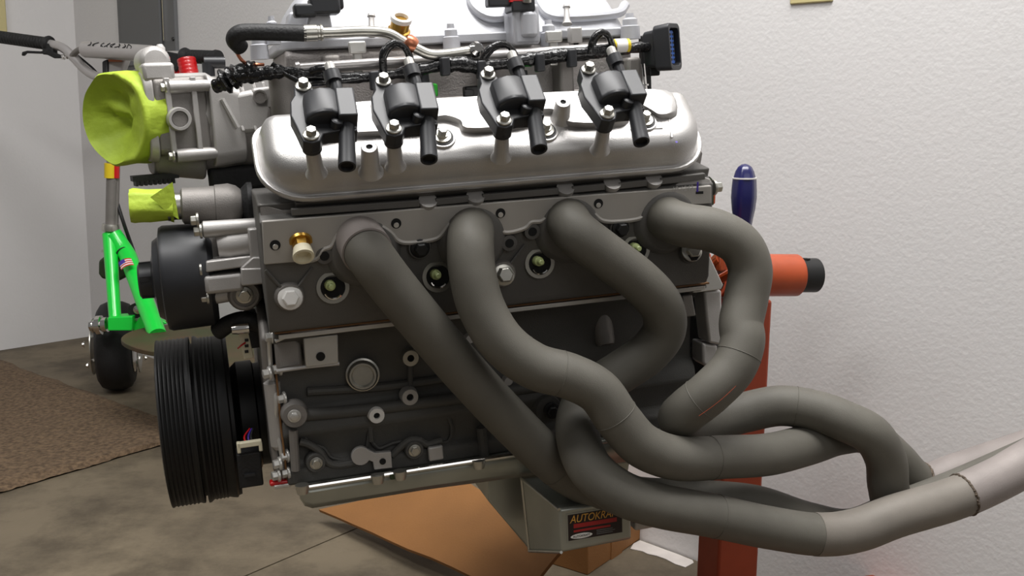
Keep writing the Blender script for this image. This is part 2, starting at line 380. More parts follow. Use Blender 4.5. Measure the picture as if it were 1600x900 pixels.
# cylinder head ---------------------------------------------------
head = xprism([(-.208, .1445), (-.223, .148), (-.2285, .156), (-.2435, .262), (-.232, .270), (-.236, .2785), (-.20, .285), (-.11, .285), (-.07, .26), (-.105, .235)], xh0, xh1, 'cylinder_head', 'head', .002)
wave = [(409, 346), (520, 337), (700, 322), (900, 306), (1112, 290), (1112, 318), (1075, 321), (1058, 307), (1035, 306), (1018, 318), (1005, 337), (990, 343), (960, 346), (940, 344), (928, 334), (915, 322), (895, 316), (875, 318), (860, 332), (846, 345), (830, 347), (820, 356), (800, 362), (785, 362), (773, 352), (760, 340), (738, 334), (718, 336), (703, 348), (688, 368), (672, 375), (640, 379), (622, 376), (610, 363), (592, 352), (568, 348), (545, 352), (528, 366), (518, 384), (505, 390), (494, 404), (470, 409), (413, 414)]
q = MB(); pl = [HS(*c, .0055) for c in wave]; q.prism(pl, -FN*.0055); plate = q.build('exhaust_face', 'machined', head, .0012)
# raised lip that follows the ports
lip = [c for c in wave[6:]]
q = MB(); q.tube(cr([HS(*c, .004) for c in lip[:-1]], 4), .0028, 8); q.build('rib', 'machined', head)
def fhole(px, py, r=.0052, base='machined'):
    p = HS(px, py, .0056); q = MB()
    q.lathe(p, FN, [(0, r), (.0004, r)], 20); q.build('bolt_hole', 'hole', head)
    q = MB(); q.lathe(p+FD*r*.35+FN*.0005, FN, [(0, r*.55), (.0004, r*.5)], 14); q.build('thread', 'bright', head)
for c in ((430, 383), (619, 349), (782, 333), (935, 318)): fhole(*c)
for px, py in ((507, 400), (832, 362), (796, 380)):
    p = HS(px, py, .006); q = MB(); q.lathe(p-FN*.008, FN, [(0, .0098), (.008, .0085), (.0082, .0052)], 20); q.build('boss', 'head', head)
    q = MB(); q.lathe(p, FN, [(0, .0048), (.0006, .0048)], 16); q.build('bolt_hole', 'hole', head)
# port bosses behind each tube
for px, py in ((568, 392), (738, 372), (888, 357), (1040, 345)):
    p = HS(px, py, .0); q = MB(); q.lathe(p, FN, [(0, .038), (.006, .033), (.0075, .030)], 32); q.build('port_boss', 'head', head)
# upper ledge: slots between cover tabs
for a, b in (((455, 337), (655, 323)), ((680, 321), (732, 316)), ((753, 314), (872, 304)), ((893, 302), (944, 297)), ((965, 296), (1010, 291)), ((1030, 289), (1100, 281))):
    p, r = HS(a[0], a[1]-6, .001), HS(b[0], b[1]-6, .001); q = MB(); q.box((p+r)/2, ((r-p).length, .006, .007), (r-p).normalized(), FN, FD); q.build('ledge', 'head', head, .0008)
for c in ((668, 318), (742, 311), (882, 298), (955, 290), (1020, 284)):
    p = HS(*c, -.002); q = MB(); q.lathe(p-CN*.008, CN, [(0, .006), (.009, .0095), (.0135, .0095)], 20); q.build('rail_boss', 'castlight', head)
# lower chamfer + end shape of head
for px, py, m_ in ((453, 464, 'white'), (785, 428, 'steel')):
    p = HS(px, py, .001); q = MB()
    d1 = HS(px-38, py-42, .0005); d2 = HS(px+35, py-45, .0005)
    q.tube([p+FN*.001, d1], .0016, 6); q.tube([p+FN*.001, d2], .0016, 6); q.build('rib', 'head', head)
    q = MB(); q.lathe(p, FN, [(-.002, .0155), (.003, .0135), (.003, .0115), (.001, .0115)], 24); q.build('boss', 'castmid', head)
    hexat(p+FN*.002, (FN+V((0, 0, .25))).normalized(), .0085, .013, m_, par=head, lbl='bright zinc head bolt')
for px, py in ((655, 386), (967, 355), (1077, 394)):
    p = HS(px, py, .0); q = MB(); q.lathe(p, FN, [(0, .013), (.004, .0115)], 24); q.build('boss', 'head', head)
    hexat(p+FN*.003, FN, .007, .011, 'dark', par=head, lbl='black bolt')
hexat(HS(1080, 392, .006), (FN+V((0, 0, .4))).normalized(), .0085, .01, 'steel', par=head)
def spark(px, py):
    p = HS(px, py, .0); ax = (FN+V((0, 0, .15))).normalized()
    q = MB(); q.lathe(p-ax*.001, ax, [(0, .0165), (.0025, .0165), (.0025, .0125), (-.0, .0125)], 28); o = q.build('spark_plug', 'steel', eng)
    q = MB(); q.lathe(p, ax, [(0, .0122), (.0008, .0122)], 24); q.build('plug_well', 'hole', o)
    q = MB(); q.lathe(p+V((-.003, 0, .003)), ax, [(0, .0055), (.009, .005), (.010, .003), (.017, .003), (.018, .002)], 16); q.build('insulator', 'ceramic', o)
    q = MB(); q.tube([p+V((.009*math.cos(t), -.004, -.002+.009*math.sin(t))) for t in [math.radians(200+k*12) for k in range(11)]], .0012, 6); q.build('wire_clip', 'chrome', o)
for c in ((520, 449), (684, 432), (843, 411), (993, 390)): spark(*c)
# brass coolant sensor with cream plug
p = HS(470, 377, .005); ax = (FN*.8+V((0, 0, -.55))).normalized()
q = MB(); q.lathe(p, ax, [(-.001, .0115), (.002, .011)], 24); q.hexb(p, ax, .0088, .010, False); o = q.build('coolant_sensor', 'brass', eng)
q = MB(); q.lathe(p+ax*.01, ax, [(0, .0088), (.010, .0105), (.011, .0105), (.011, .0078), (.004, .007)], 22); q.build('plug_socket', 'cream', o)
# marker strokes
q = MB(); a = HS(1090, 292, .0057); q.box(a, (.0022, .0003, .011), V((1, 0, 0)), FN, FD); q.build('marker_stroke', 'purple', head)
q = MB(); a = HS(1093, 301, .0057); q.box(a, (.009, .0003, .003), V((1, 0, -.05)).normalized(), FN, FD); q.build('casting_mark', 'hole', head)
# ---------------- valve cover
cxl, cxr = S(396, 250).x, S(1091, 214).x
_q = S(750, 152, .036)-C0; uu = _q.dot(CU)+.012; print('cover u', uu)
CW, CH, cxm, cum = cxr-cxl, uu+.002, (cxl+cxr)/2, uu/2-.001
def crect(i, r=.05, r2=.026): return [(cxm+a, cum+b) for a, b in rrect(CW-2*i, CH-2*i, max(r-i, .004), 8, max(r2-i, .004))]
q = MB()
prof = [(0.001, 0), (0, .0012), (0, .0045), (.0012, .006), (.004, .006), (.0055, .0045), (.007, .0055), (.0078, .012), (.0095, .020), (.0125, .0275), (.017, .0325), (.0225, .0352), (.029, .036), (.04, .0363)]
q.loft([[SU(x, u, h) for x, u in crect(i)] for i, h in prof])
cover = q.build('valve_cover', 'cover', eng, ang=50)
def onS(pts, h): return [S(a, b, h) for a, b in pts]
pad = [(462, 184), (540, 168), (640, 163), (740, 158), (840, 152), (940, 148), (1020, 146), (1052, 152), (1058, 180), (1035, 186), (1020, 178), (1002, 170), (985, 180), (978, 196), (930, 200), (885, 197), (877, 184), (858, 177), (838, 182), (828, 198), (780, 206), (725, 208), (716, 196), (692, 188), (668, 194), (660, 210), (600, 213), (540, 216), (490, 224), (470, 216)]
pt = smooth_poly(onS(pad, .036), 3); cen = sum(pt, V())/len(pt)
q = MB(); q.loft([[p+(cen-p)*k+CN*h for p in pt] for k, h in ((0, -.002), (.006, .003), (.016, .006), (.03, .0075))])
q.build('raised_pad', 'cover', cover, ang=60)
for a, b in (((1040, 150), (1050, 215)), ((1035, 200), (985, 203))):
    pa, pb = S(*a, .0362), S(*b, .0362); q = MB(); q.tube([pa, pb], .0012, 6); q.build('weld_seam', 'cover', cover)
for px, py in ((690, 216), (851, 206), (1006, 190)):
    p = S(px, py, .0365); q = MB(); q.lathe(p, CN, [(-.002, .0145), (.002, .0135), (.0022, .012)], 32); q.build('grommet_seat', 'cover', cover)
    q = MB(); q.lathe(p+CN*.0022, CN, [(0, .0118), (.0008, .0115)], 28); g = q.build('grommet', 'rubber', cover)
    q = MB(); q.lathe(p+CN*.003, CN, [(0, .0095), (.0015, .009), (.0018, .006), (.004, .0055)], 28); q.build('washer', 'steel', cover)
    hexat(p+CN*.005, CN, .005, .008, 'steel', 'cover_bolt', cover, washer=False)
for px, py, h0 in ((577, 229, .036), (880, 159, .0365)):
    t = S(px, py, .036+.034 if h0 == .036 else .036+.026); L = .036 if h0 == .036 else .028
    cn2 = (CN+V((-.1, 0, 0))).normalized(); q = MB(); q.lathe(t-cn2*L, cn2, [(0, .0125), (.006, .0095), (L-.001, .0078), (L, .0072), (L, .0032), (L-.01, .003)], 24); q.build('standoff', 'cover', cover)
    q = MB(); q.lathe(t-CN*.002, CN, [(0, .0031), (.0004, .0031)], 12); q.build('bolt_hole', 'hole', cover)
q = MB(); q.lathe(S(1057, 222, .0363), CN, [(0, .0014), (.0003, .0014)], 10); q.build('marker_dot', 'purple', cover)
xprism([(-.236, .270), (-.247, .2775), (-.247+.7071*(CH-.006), .2785+.7071*(CH-.006)), (-.13, .30), (-.13, .26)], cxl+.034, cxr-.034, 'cover_seat', 'head', .001, head)
# ---------------- ignition coils
HB = .092
def coil():
    e = V((1, 0, 0)); v = V((0, 1, 0)); n = V((0, 0, 1))
    q = MB()
    outl = [(-.008, -.008), (0, -.011), (.008, -.008), (.012, .002), (.03, .006), (.045, .008), (.047, .05), (.03, .062), (.012, .062), (.006, .075), (0, .081), (-.008, .08), (-.0105, .072), (-.011, .06), (-.016, .05), (-.017, .03), (-.013, .014), (-.010, .0)]
    q.loft([[V((a, b, h)) for a, b in outl] for h in (-.014, 0.001)])
    o = q.build('ignition_coil', 'black', eng, .0015)
    q = MB(); r = [(-.013, .0), (-.012, .009), (-.006, .014), (.004, .0165), (.014, .0165), (.020, .013), (.0215, .0)]
    def arch(y, k): return [V((.009+a*k, y, h*k)) for a, h in r]
    q.loft([arch(.016, .85), arch(.018, .97), arch(.022, 1.), arch(.048, 1.), arch(.052, .97), arch(.054, .85)]); q.build('core_housing', 'black', o, .0012)
    q = MB(); q.box((.037, .033, .004), (.019, .042, .022)); q.box((.031, .02, -.008), (.03, .03, .016)); q.build('side_housing', 'black', o, .002)
    q = MB(); q.tube(cr([(.031, .05, .004), (.031, .06, .007), (.029, .074, .010)]), .0058, 16)
    q.lathe((.029, .068, .009), (-.15, 1, .25), [(0, .0085), (.012, .0085), (.013, .006)], 20); q.build('plug_tower', 'black', o)
    q = MB(); q.lathe((.0275, .080, .0125), (-.15, 1, .25), [(0, .0052), (.009, .0052), (.011, .0035)], 18); q.build('terminal_cap', 'bright', o)
    q = MB(); ax = V((-.10, -1, -.12)).normalized(); b = V((.036, .014, -.002))
    q.lathe(b, ax, [(-.006, .0078), (0, .0085), (.004, .0085), (.006, .0078), (.049, .0088), (.051, .0086), (.051, .0065), (.043, .006)], 24); q.build('outlet_tube', 'black', o)
    q = MB(); q.lathe(b+ax*.047, ax, [(0, .0064), (.0005, .0064)], 16); q.build('tube_bore', 'hole', o)
    q = MB(); q.lathe((.025, .012, .0), (.2, .1, 1), [(0, .006), (.008, .006), (.009, .0045)], 16); q.build('rivet', 'black', o)
    for x_, y_ in ((0, 0), (-.001, .072)):
        q = MB(); q.hexb((x_, y_, .001), n, .0056, .009); q.build('bolt', 'steel', o, .0003)
    q = MB(); q.lathe((0, 0, 0), V((.08, 0, -1)), [(.001, .0095), (.017, .0098), (.018, .008)], 22); q.build('bushing', 'black', o)
    q = MB(); q.lathe((.0015, 0, -.017), V((.13, 0, -1)), [(0, .0072), (.026, .0082), (.034, .0115)], 22); q.build('coil_standoff', 'cover', o)
    return o
proto = coil()
R3 = Matrix((V((1, 0, 0)), CU, CN)).transposed()
for i, (px, py) in enumerate(((486, 213), (615, 203), (787, 190), (948, 180))):
    if i == 0: o = proto
    else:
        o = proto.copy(); C.objects.link(o); o.parent = eng
        for ch in list(proto.children):
            k = ch.copy(); C.objects.link(k); k.parent = o
    p = S(px, py, HB)
    o.matrix_local = Matrix.Translation(p) @ R3.to_4x4() @ Matrix.Rotation(math.radians((-2, -2, 0, 0)[i]), 4, 'Z') @ Matrix.Diagonal((.93, .86, 1, 1))
# ---------------- intake manifold
YM = -.085
mx0, mx1 = X(447, 100, YM), X(985, 60, YM)
man = xprism([(-.085, .33), (-.088, .425), (-.080, .432), (.12, .432), (.12, .30), (-.03, .26)], mx0, mx1, 'intake_manifold', 'manwall', .004)
# lid flange and lid
fo = rrect(mx1-mx0+.016, .215, .03, 6)
fc = V(((mx0+mx1)/2, .018, 0)); z0 = P(700, 68, -.092).z
q = MB(); q.loft([[V((fc.x+a, fc.y+b, z0+h)) for a, b in fo] for h in (0, .011)]); lid = q.build('manifold_lid', 'manifold', eng, .002)
q = MB(); L2 = []
for i, h in ((.006, .009), (.010, .020), (.016, .034), (.024, .050), (.036, .066), (.055, .076), (.07, .078)):
    L2.append([V((fc.x+a, fc.y+b+h*.1, z0+h)) for a, b in rrect(mx1-mx0+.016-2*i, .215-2*i, max(.03-i*.4, .01), 6)])
q.loft(L2); q.build('lid_dome', 'manifold', lid, ang=60)
for px0, px1 in ((735, 830), (840, 985)):
    q = MB(); pts = [P(px0, -16, -.053), P(px0+4, 10, -.066), P(px0+30, 27, -.077), P(px1-26, 22, -.075), P(px1-8, 8, -.060)]
    q.tube(cr(pts, 6), .006, 10); q.build('lid_ridge', 'manifold', lid)
# lower runner valley wall (dark, between cover and manifold)
xprism([(-.10, .30), (-.088, .372), (-.08, .372), (-.06, .28)], mx0-.01, mx1+.02, 'runner_wall', 'castmid', .003)
for px in (520, 640, 760, 880, 985):
    q = MB(); q.box(P(px, 130, -.10), (.018, .03, .06)); q.build('runner', 'castmid', eng, .004)
# lid bolts / bosses
for px, py, s in ((406, 65, 1.), (706, 52, 1.), (858, 45, 1.), (985, 34, 1.2), (427, 42, .8)):
    p = P(px, py+22, -.10); q = MB(); q.lathe(p, (0, 0, 1), [(-.004, .010*s), (.008, .0095*s), (.011, .0095*s), (.012, .0075*s), (.019, .0072*s), (.021, .0045*s), (.026, .004*s)], 22)
    q.build('lid_bolt', 'manifold', lid)
for px, py, t in ((581, 22, 48), (886, 8, 44)):
    a, b = P(px, py+t-14, -.098), P(px-1, py, -.09); q = MB(); q.lathe(a, b-a, [(0, .006), (.006, .0035), ((b-a).length-.004, .0032), ((b-a).length-.003, .0048), ((b-a).length, .004)], 14); q.build('stud', 'castlight', lid)
# yellow port
p = P(622, 56, -.105); q = MB(); ax = V((.12, -.55, .8)).normalized()
q.lathe(p, ax, [(0, .0125), (.008, .0125), (.009, .0105), (.020, .0105)], 26); vp = q.build('vent_port', 'brass', eng)
q = MB(); q.lathe(p+ax*.019, ax, [(0, .0118), (.005, .012), (.005, .0078), (-.004, .0078)], 26); q.build('port_ring', 'white', vp)
q = MB(); q.lathe(p+ax*.017, ax, [(0, .0077), (.0006, .0077)], 20); q.build('port_bore', 'dark', vp)
# clips
for px, py, w_ in ((558, 74, 28), (865, 57, 27)):
    q = MB(); a = P(px, py, -.115); q.box(a, (.019 if w_ == 28 else .02, .006, .013)); q.box(a+V((0, .004, -.018)), (.010, .004, .03)); q.build('rail_clip', 'bright', eng, .0025)
q = MB(); q.box(P(898, 55, -.112), (.015, .012, .018)); q.box(P(898, 75, -.110), (.013, .006, .016)); q.build('rail_bracket', 'castlight', eng, .002)
q = MB(); q.lathe(P(900, 68, -.1135), (0, -1, 0), [(0, .003), (.0005, .003)], 12); q.build('bolt_hole', 'hole', eng)
# grey sensor pedestal + sensors
q = MB(); q.prism([P(*c, -.10) for c in ((482, 22), (516, 22), (520, 45), (478, 46))], (0, .05, 0)); q.prism([P(*c, -.092) for c in ((452, 18), (486, 20), (482, 50), (448, 50))], (0, .04, 0)); q.build('sensor_pedestal', 'manifold', lid, .003)
q = MB(); q.box(P(506, 10, -.105), (.032, .03, .018)); q.box(P(476, 17, -.11), (.024, .02, .014)); q.box(P(520, 2, -.10), (.02, .03, .02)); q.build('pressure_sensor', 'black', eng, .003)
q = MB(); q.box(P(815, 40, -.10), (.032, .04, .045)); q.lathe(P(824, 38, -.115), (0, 0, 1), [(-.015, .011), (.014, .0115)], 20); q.build('sensor_pedestal', 'manifold', lid, .004)
q = MB(); q.box(P(812, 10, -.11), (.028, .03, .014)); q.box(P(780, 4, -.112), (.03, .016, .01)); se = q.build('pressure_sensor', 'black', eng, .002)
q = MB(); q.box(P(808, 1, -.122), (.018, .006, .003)); q.build('red_lock', 'red', se)
q = MB(); q.lathe(P(823, 3, -.125), (0, -.3, 1), [(0, .0055), (.004, .005)], 14); q.build('bolt', 'steel', se)
# fuel rail, fuel line
q = MB(); q.lathe(P(462, 108, -.118), P(1000, 72, -.118)-P(462, 108, -.118), [(0, .0075), (.004, .0078), (.005, .0062), (.36, .0062)], 20); q.build('fuel_rail', 'brush', eng)
q = MB(); q.tube(cr([P(470, 52, -.135), P(520, 51, -.135), P(570, 49, -.135), P(605, 52, -.135), P(628, 64, -.135), P(650, 76, -.135), P(680, 86, -.135), P(742, 79, -.135)]), .0058, 16)
line = q.build('fuel_line', 'steel', eng)
q = MB(); a, b = P(474, 52, -.135), P(499, 51, -.135); q.lathe(a, b-a, [(0, .0088), (.014, .0088), (.015, .0078), (.017, .0078), (.018, .0088), (.02, .0085)], 20); q.build('crimp_collar', 'steel', line)
q = MB(); q.tube(cr([P(376, 74, -.12), P(366, 62, -.13), P(374, 52, -.135), P(395, 50, -.135), P(440, 51, -.135), P(478, 52, -.135)]), .0088, 18); q.build('rubber_hose', 'rubber', line)
q = MB(); q.lathe(P(640, 68, -.137), P(650, 74, -.137)-P(634, 64, -.137), [(-.006, .008), (-.003, .0095), (.003, .0095), (.007, .008)], 18); q.build('fitting', 'copper', line)
q = MB(); a = P(743, 78, -.137); q.lathe(a, V((.2, -1, .3)), [(-.006, .0085), (.004, .0085), (.008, .005)], 20); q.build('fitting', 'chrome', line)
q = MB(); q.tube(cr([P(367, 76, -.12), P(376, 92, -.118), P(388, 100, -.112), P(412, 101, -.105)]), .0019, 8); q.build('copper_pipe', 'copper', line)
# tall column at manifold's front corner, chrome pipe at rear
q = MB(); q.lathe(P(447, 175, -.085), (0, 0, 1), [(-.02, .016), (.04, .016), (.045, .012)], 20); q.build('corner_column', 'castmid', man)
q = MB(); q.tube([P(1002, 100, -.10), P(1007, 148, -.10)], .0042, 12); q.lathe(P(1006, 134, -.10), (0, 0, 1), [(0, .006), (.002, .006)], 14); q.build('vent_pipe', 'chrome', eng)
q = MB(); q.box(P(1008, 105, -.085), (.012, .01, .075)); q.build('bracket', 'dark', eng, .002)
# ---------------- intake throat
a, b = P(318, 212, .0), P(452, 205, .0); ax = (b-a)
q = MB(); q.lathe(a, ax, [(0, .046), (.02, .046), (.04, .042), (ax.length*.7, .044), (ax.length, .056)], 32); throat = q.build('intake_throat', 'castmid', eng)
q = MB()
for px in (352, 372, 392, 408): q.prism([P(px, 128, -.03), P(px+26, 205, -.048), P(px+26, 205, -.04), P(px, 128, .0)], (.004, 0, 0))
q.build('rib', 'castlight', throat, .001)
q = MB(); q.prism([P(*c, -.046) for c in ((392, 138), (425, 134), (432, 158), (426, 172), (396, 172))], (0, .03, 0)); q.build('boss', 'castlight', throat, .004)
q = MB(); q.lathe(P(406, 151, -.0465), (0, -1, 0), [(0, .0078), (.001, .0078), (.001, .006), (.0002, .006)], 20); q.build('boss', 'castmid', throat)
q = MB(); q.box(P(380, 276, -.0), (.08, .06, .03)); q.build('valley_shadow_block', 'rubber', eng, .006)  # black block standing in for the shade in the valley
bpy.data.objects['valley_shadow_block'].name = 'valley_shade_filler'
q = MB(); q.prism([P(*c, -.046) for c in ((345, 150), (392, 140), (428, 150), (424, 208), (358, 211))], (0, .04, 0)); q.build('throat_shoulder', 'castlight', throat, .006)
q = MB(); q.tube([P(347, 155, -.05), P(372, 200, -.052)], .0028, 8); q.build('rib', 'castlight', throat)
# ---------------- throttle body (own frame: T points to the front)
tax = V((-.975, -.2, -.0)).normalized(); tc0 = P(176, 186, -.02)        # centre of front rim
tb_ = tax.cross(V((0, 0, 1))).normalized(); tb_ = tb_ if tb_.y < 0 else -tb_; tcv = V((0, 0, 1)); tcv = (tcv-tax*tax.z).normalized()
def T(d, s, h): return tc0-tax*d+tb_*s+tcv*h         # d back from rim, s towards camera, h up
q = MB(); q.lathe(T(.03, 0, 0), -tax, [(0, .043), (.02, .043), (.022, .047), (.075, .047), (.08, .044)], 36); thr = q.build('throttle_body', 'castlight', eng)
q = MB(); q.loft([[T(.098, s, h-.008) for s, h in rrect(.106, .104, .016)], [T(.134, s, h-.014) for s, h in rrect(.106, .086, .016)]]); q.build('mount_flange', 'castlight', thr, .002)
q = MB(); q.loft([[T(.030+.0, s, h) for s, h in rrect(.09, .098, .02)], [T(.04, s, h) for s, h in rrect(.094, .102, .02)]]); q.build('front_flange', 'castlight', thr, .002)
q = MB(); q.loft([[T(.04, s+.012, h*1.) for s, h in rrect(.07, .085, .008)], [T(.096, s+.012, h) for s, h in rrect(.07, .085, .008)]]); q.build('gearbox_housing', 'castmid', thr, .003)
fy = .0475
for h0 in (.035, -.040):
    q = MB(); q.lathe(T(.056, fy, h0-.004), -tax, [(0, .0075), (.036, .007), (.044, .006)], 16); q.build('screw_column', 'castlight', thr); hexat(T(.053, fy, h0-.004), tax, .005, .006, 'steel', par=thr)
for d0 in (.054, .082):
    q = MB(); q.box(T(d0, fy+.001, 0), (.006, .006, .082), -tax, tb_, tcv); q.build('rib', 'castlight', thr, .001)
q = MB(); q.lathe(T(.062, fy, -.004), tb_, [(-.004, .0135), (.010, .0128), (.012, .012), (.012, .009), (.009, .0085)], 28); q.build('pivot_boss', 'castlight', thr)
q = MB(); q.lathe(T(.062, fy+.009, -.004), tb_, [(0, .0084), (.001, .008)], 22); q.build('pivot_plug', 'castmid', thr)
# motor dome on top
q = MB(); q.lathe(T(.048, .02, .060), tb_, [(-.03, .017), (.006, .017), (.010, .016), (.014, .012), (.015, .005)], 30); q.build('motor_housing', 'castlight', thr)
q = MB(); q.box(T(.048, .03, .048), (.034, .03, .02), -tax, tb_, tcv); q.build('motor_neck', 'castlight', thr, .004)
q = MB(); q.lathe(T(.060, .0, .072), tcv, [(-.012, .005), (.004, .0055), (.008, .003)], 16); q.build('stub', 'castlight', thr)
q = MB(); q.tube([P(327, 128, .0), P(325, 98, .0)], .0072, 14); q.tube([P(319, 98, .0), P(352, 98, -.0)], .0068, 14)
q.build('vacuum_elbow', 'black', thr)
q = MB(); q.lathe(P(330, 128, -.0), (0, 0, 1), [(-.012, .0105), (.006, .010)], 20); q.build('elbow_base', 'castlight', thr)
# lower skirt with black toothed wheel
q = MB(); q.loft([[T(.035, s*.8, h-.045) for s, h in rrect(.07, .04, .018)], [T(.09, s, h-.05) for s, h in rrect(.08, .05, .022)]]); q.build('lower_skirt', 'castmid', thr, .004)
q = MB(); q.box(T(.035, .015, -.067), (.05, .02, .006), -tax, tb_, tcv)
for k in range(9): q.box(T(.014+k*.005, .015, -.0725), (.0025, .02, .006), -tax, tb_, tcv)
q.build('toothed_strip', 'rubber', thr)
# ---------------- thermostat housing
a, b = P(283, 322, -.10), P(375, 318, -.10); ax = b-a
q = MB(); q.lathe(a, ax, [(0, .0165), (.002, .0195), (.035, .0205), (.036, .0215), (.05, .0225), (.058, .020), (.065, .014)], 30); th = q.build('thermostat_housing', 'castmid', eng)
q = MB(); q.lathe(a-ax.normalized()*.014, ax, [(0, .0155), (.003, .0158), (.003, .0145), (.016, .0145)], 26); q.build('inlet_neck', 'steel', th)
q = MB(); q.lathe(P(378, 318, -.10), ax, [(0, .017), (.006, .023), (.011, .023), (.013, .012)], 26); q.build('rear_flange', 'rubber', th)
q = MB(); q.prism([P(*c, -.105) for c in ((374, 296), (392, 292), (404, 330), (388, 345), (376, 342))], (0, .01, 0)); q.build('bracket', 'dark', th, .002)
# ---------------- water pump
a = P(330, 428, -.09); ax = V((-1, 0, 0))
q = MB(); q.lathe(a, ax, [(-.004, .050), (.002, .057), (.046, .058), (.050, .056), (.052, .046), (.058, .042), (.060, .028), (.062, .020), (.074, .0195), (.076, .017)], 40); wp = q.build('water_pump_pulley', 'black', eng)
for k in range(5):
    t = k*math.tau/5+.4; q = MB(); q.box(a+ax*.068+V((0, .0175*math.cos(t), .0175*math.sin(t))), (.012, .006, .006)); q.build('hub_lug', 'rubber', wp)
q = MB(); q.prism([P(*c, -.12) for c in ((322, 352), (405, 345), (415, 350), (412, 470), (395, 478), (350, 472), (325, 440))], (0, .12, 0)); pump = q.build('water_pump', 'castmid', eng, .006)
q = MB(); q.lathe(P(315, 359, -.135), P(412, 352, -.135)-P(315, 359, -.135), [(0, .006), (.002, .009), (.06, .0085), (.072, .0085)], 18); q.build('water_channel', 'castlight', pump)
q = MB(); q.lathe(P(340, 385, -.128), (1, 0, .05), [(0, .014), (.012, .0175), (.045, .0175), (.05, .016)], 28); q.build('water_channel', 'castlight', pump)
q = MB(); q.box(P(399, 380, -.14), (.014, .03, .035)); q.build('rib', 'castlight', pump, .002)
q = MB(); q.prism([P(*c, -.150) for c in ((322, 409), (376, 402), (397, 400), (376, 418), (322, 426))], (0, .03, 0)); q.build('housing_arm', 'castlight', pump, .0015)
q = MB(); q.prism([P(*c, -.158) for c in ((376, 420), (395, 402), (411, 402), (411, 420))], (0, .03, 0)); q.prism([P(*c, -.160) for c in ((376, 420), (411, 419), (412, 444), (378, 447))], (0, .03, 0)); q.build('corner_block', 'castlight', pump, .0015)
q = MB(); q.lathe(P(382, 461, -.142), (0, -1, -.1), [(-.02, .020), (0, .0175), (.003, .015), (.003, .0125), (.001, .0125)], 26); q.build('drain_boss', 'castmid', pump)
hexat(P(382, 461, -.143), V((0, -1, -.1)), .0065, .006, 'steel', par=pump)
q = MB(); q.box(P(350, 440, -.135), (.04, .03, .02)); q.build('housing_arm', 'castlight', pump, .004)
for px, py in ((311, 361), (311, 422), (322, 464), (306, 344)): hexat(P(px+4, py, -.14), V((-1, 0, 0)), .0055, .008, 'steel', par=pump)
q = MB(); q.lathe(P(330, 462, -.13), (1, 0, .1), [(0, .006), (.004, .010), (.04, .011)], 18); q.build('housing_arm', 'castlight', pump)
# ---------------- crank damper
xr = X(368, 640, -.09); x0 = -.229
q = MB(); prof = [(0, .060), (.0, .086), (.002, .098)]
for k in range(7): prof += [(.004+k*.005, .098), (.0058+k*.005, .0968), (.0072+k*.005, .0968)]
prof += [(.040, .098), (.043, .098), (.0435, .090), (.047, .090), (.0475, .0985), (.050, .0985)]
for k in range(5): prof += [(.053+k*.0045, .0965), (.0545+k*.0045, .0954), (.0562+k*.0045, .0954)]
prof += [(.078, .0965), (.084, .0975), (.086, .095), (.090, .094), (.091, .05)]
sc_ = (X(366, 640, -.08)-x0)/.091; q.lathe((x0, 0, .003), (1, 0, 0), [(t*sc_, rr0*1.03) for t, rr0 in prof], 72); dmp = q.build('crank_damper_pulley', 'pulley', eng, ang=25)
q = MB(); q.lathe((x0+.09*sc_, 0, 0), (1, 0, 0), [(0, .06), (.008, .067), (.026, .067), (.028, .063), (.045, .063)], 48); q.build('oil_pump_cover', 'blackg2' if False else 'pulley', eng)
# ---------------- timing cover
q = MB(); prf = [(-.150, -.028), (-.158, -.02), (-.156, .03), (-.150, .085), (-.165, .13), (-.12, .16), (.12, .16), (.16, .03), (.15, -.028)]
q.loft([[V((x, yy, z)) for yy, z in prf] for x in (xb0-.013, xb0-.002)]); tcv2 = q.build('timing_cover', 'castmid', eng, .005)
q = MB(); q.tube(cr([V((xb0-.004, -.160, -.03)), V((xb0-.003, -.166, .0)), V((xb0-.006, -.162, .03)), V((xb0-.003, -.166, .06)), V((xb0-.005, -.158, .09)), V((xb0-.004, -.168, .13))]), .0028, 8); q.build('gasket_edge', 'bright', tcv2)
q = MB(); q.tube(cr([V((xb0-.0005, -.165, -.03)), V((xb0-.0005, -.170, .0)), V((xb0-.001, -.166, .03)), V((xb0-.0005, -.169, .06)), V((xb0-.0005, -.165, .1))]), .0012, 6); q.build('gasket', 'gasket', tcv2)
q = MB(); q.lathe(P(424, 592, -.158), (0, 0, -1), [(0, .002), (.004, .009), (.075, .008), (.08, .004)], 18); q.build('bolt_column', 'castlight', tcv2)
for px, py in ((434, 576), (418, 583), (441, 622), (434, 724), (446, 712), (432, 742), (447, 738), (422, 526)):
    hexat(P(px+4, py, -.166), V((-1, -.2, 0)), .0052, .008, 'bright', par=tcv2)
q = MB(); q.box(P(440, 752, -.162), (.026, .012, .005)); q.build('sealant_bead', 'red', tcv2, .002)
q = MB(); q.box(P(441, 757, -.164), (.018, .012, .004)); q.build('corner_tab', 'bright', tcv2, .001)
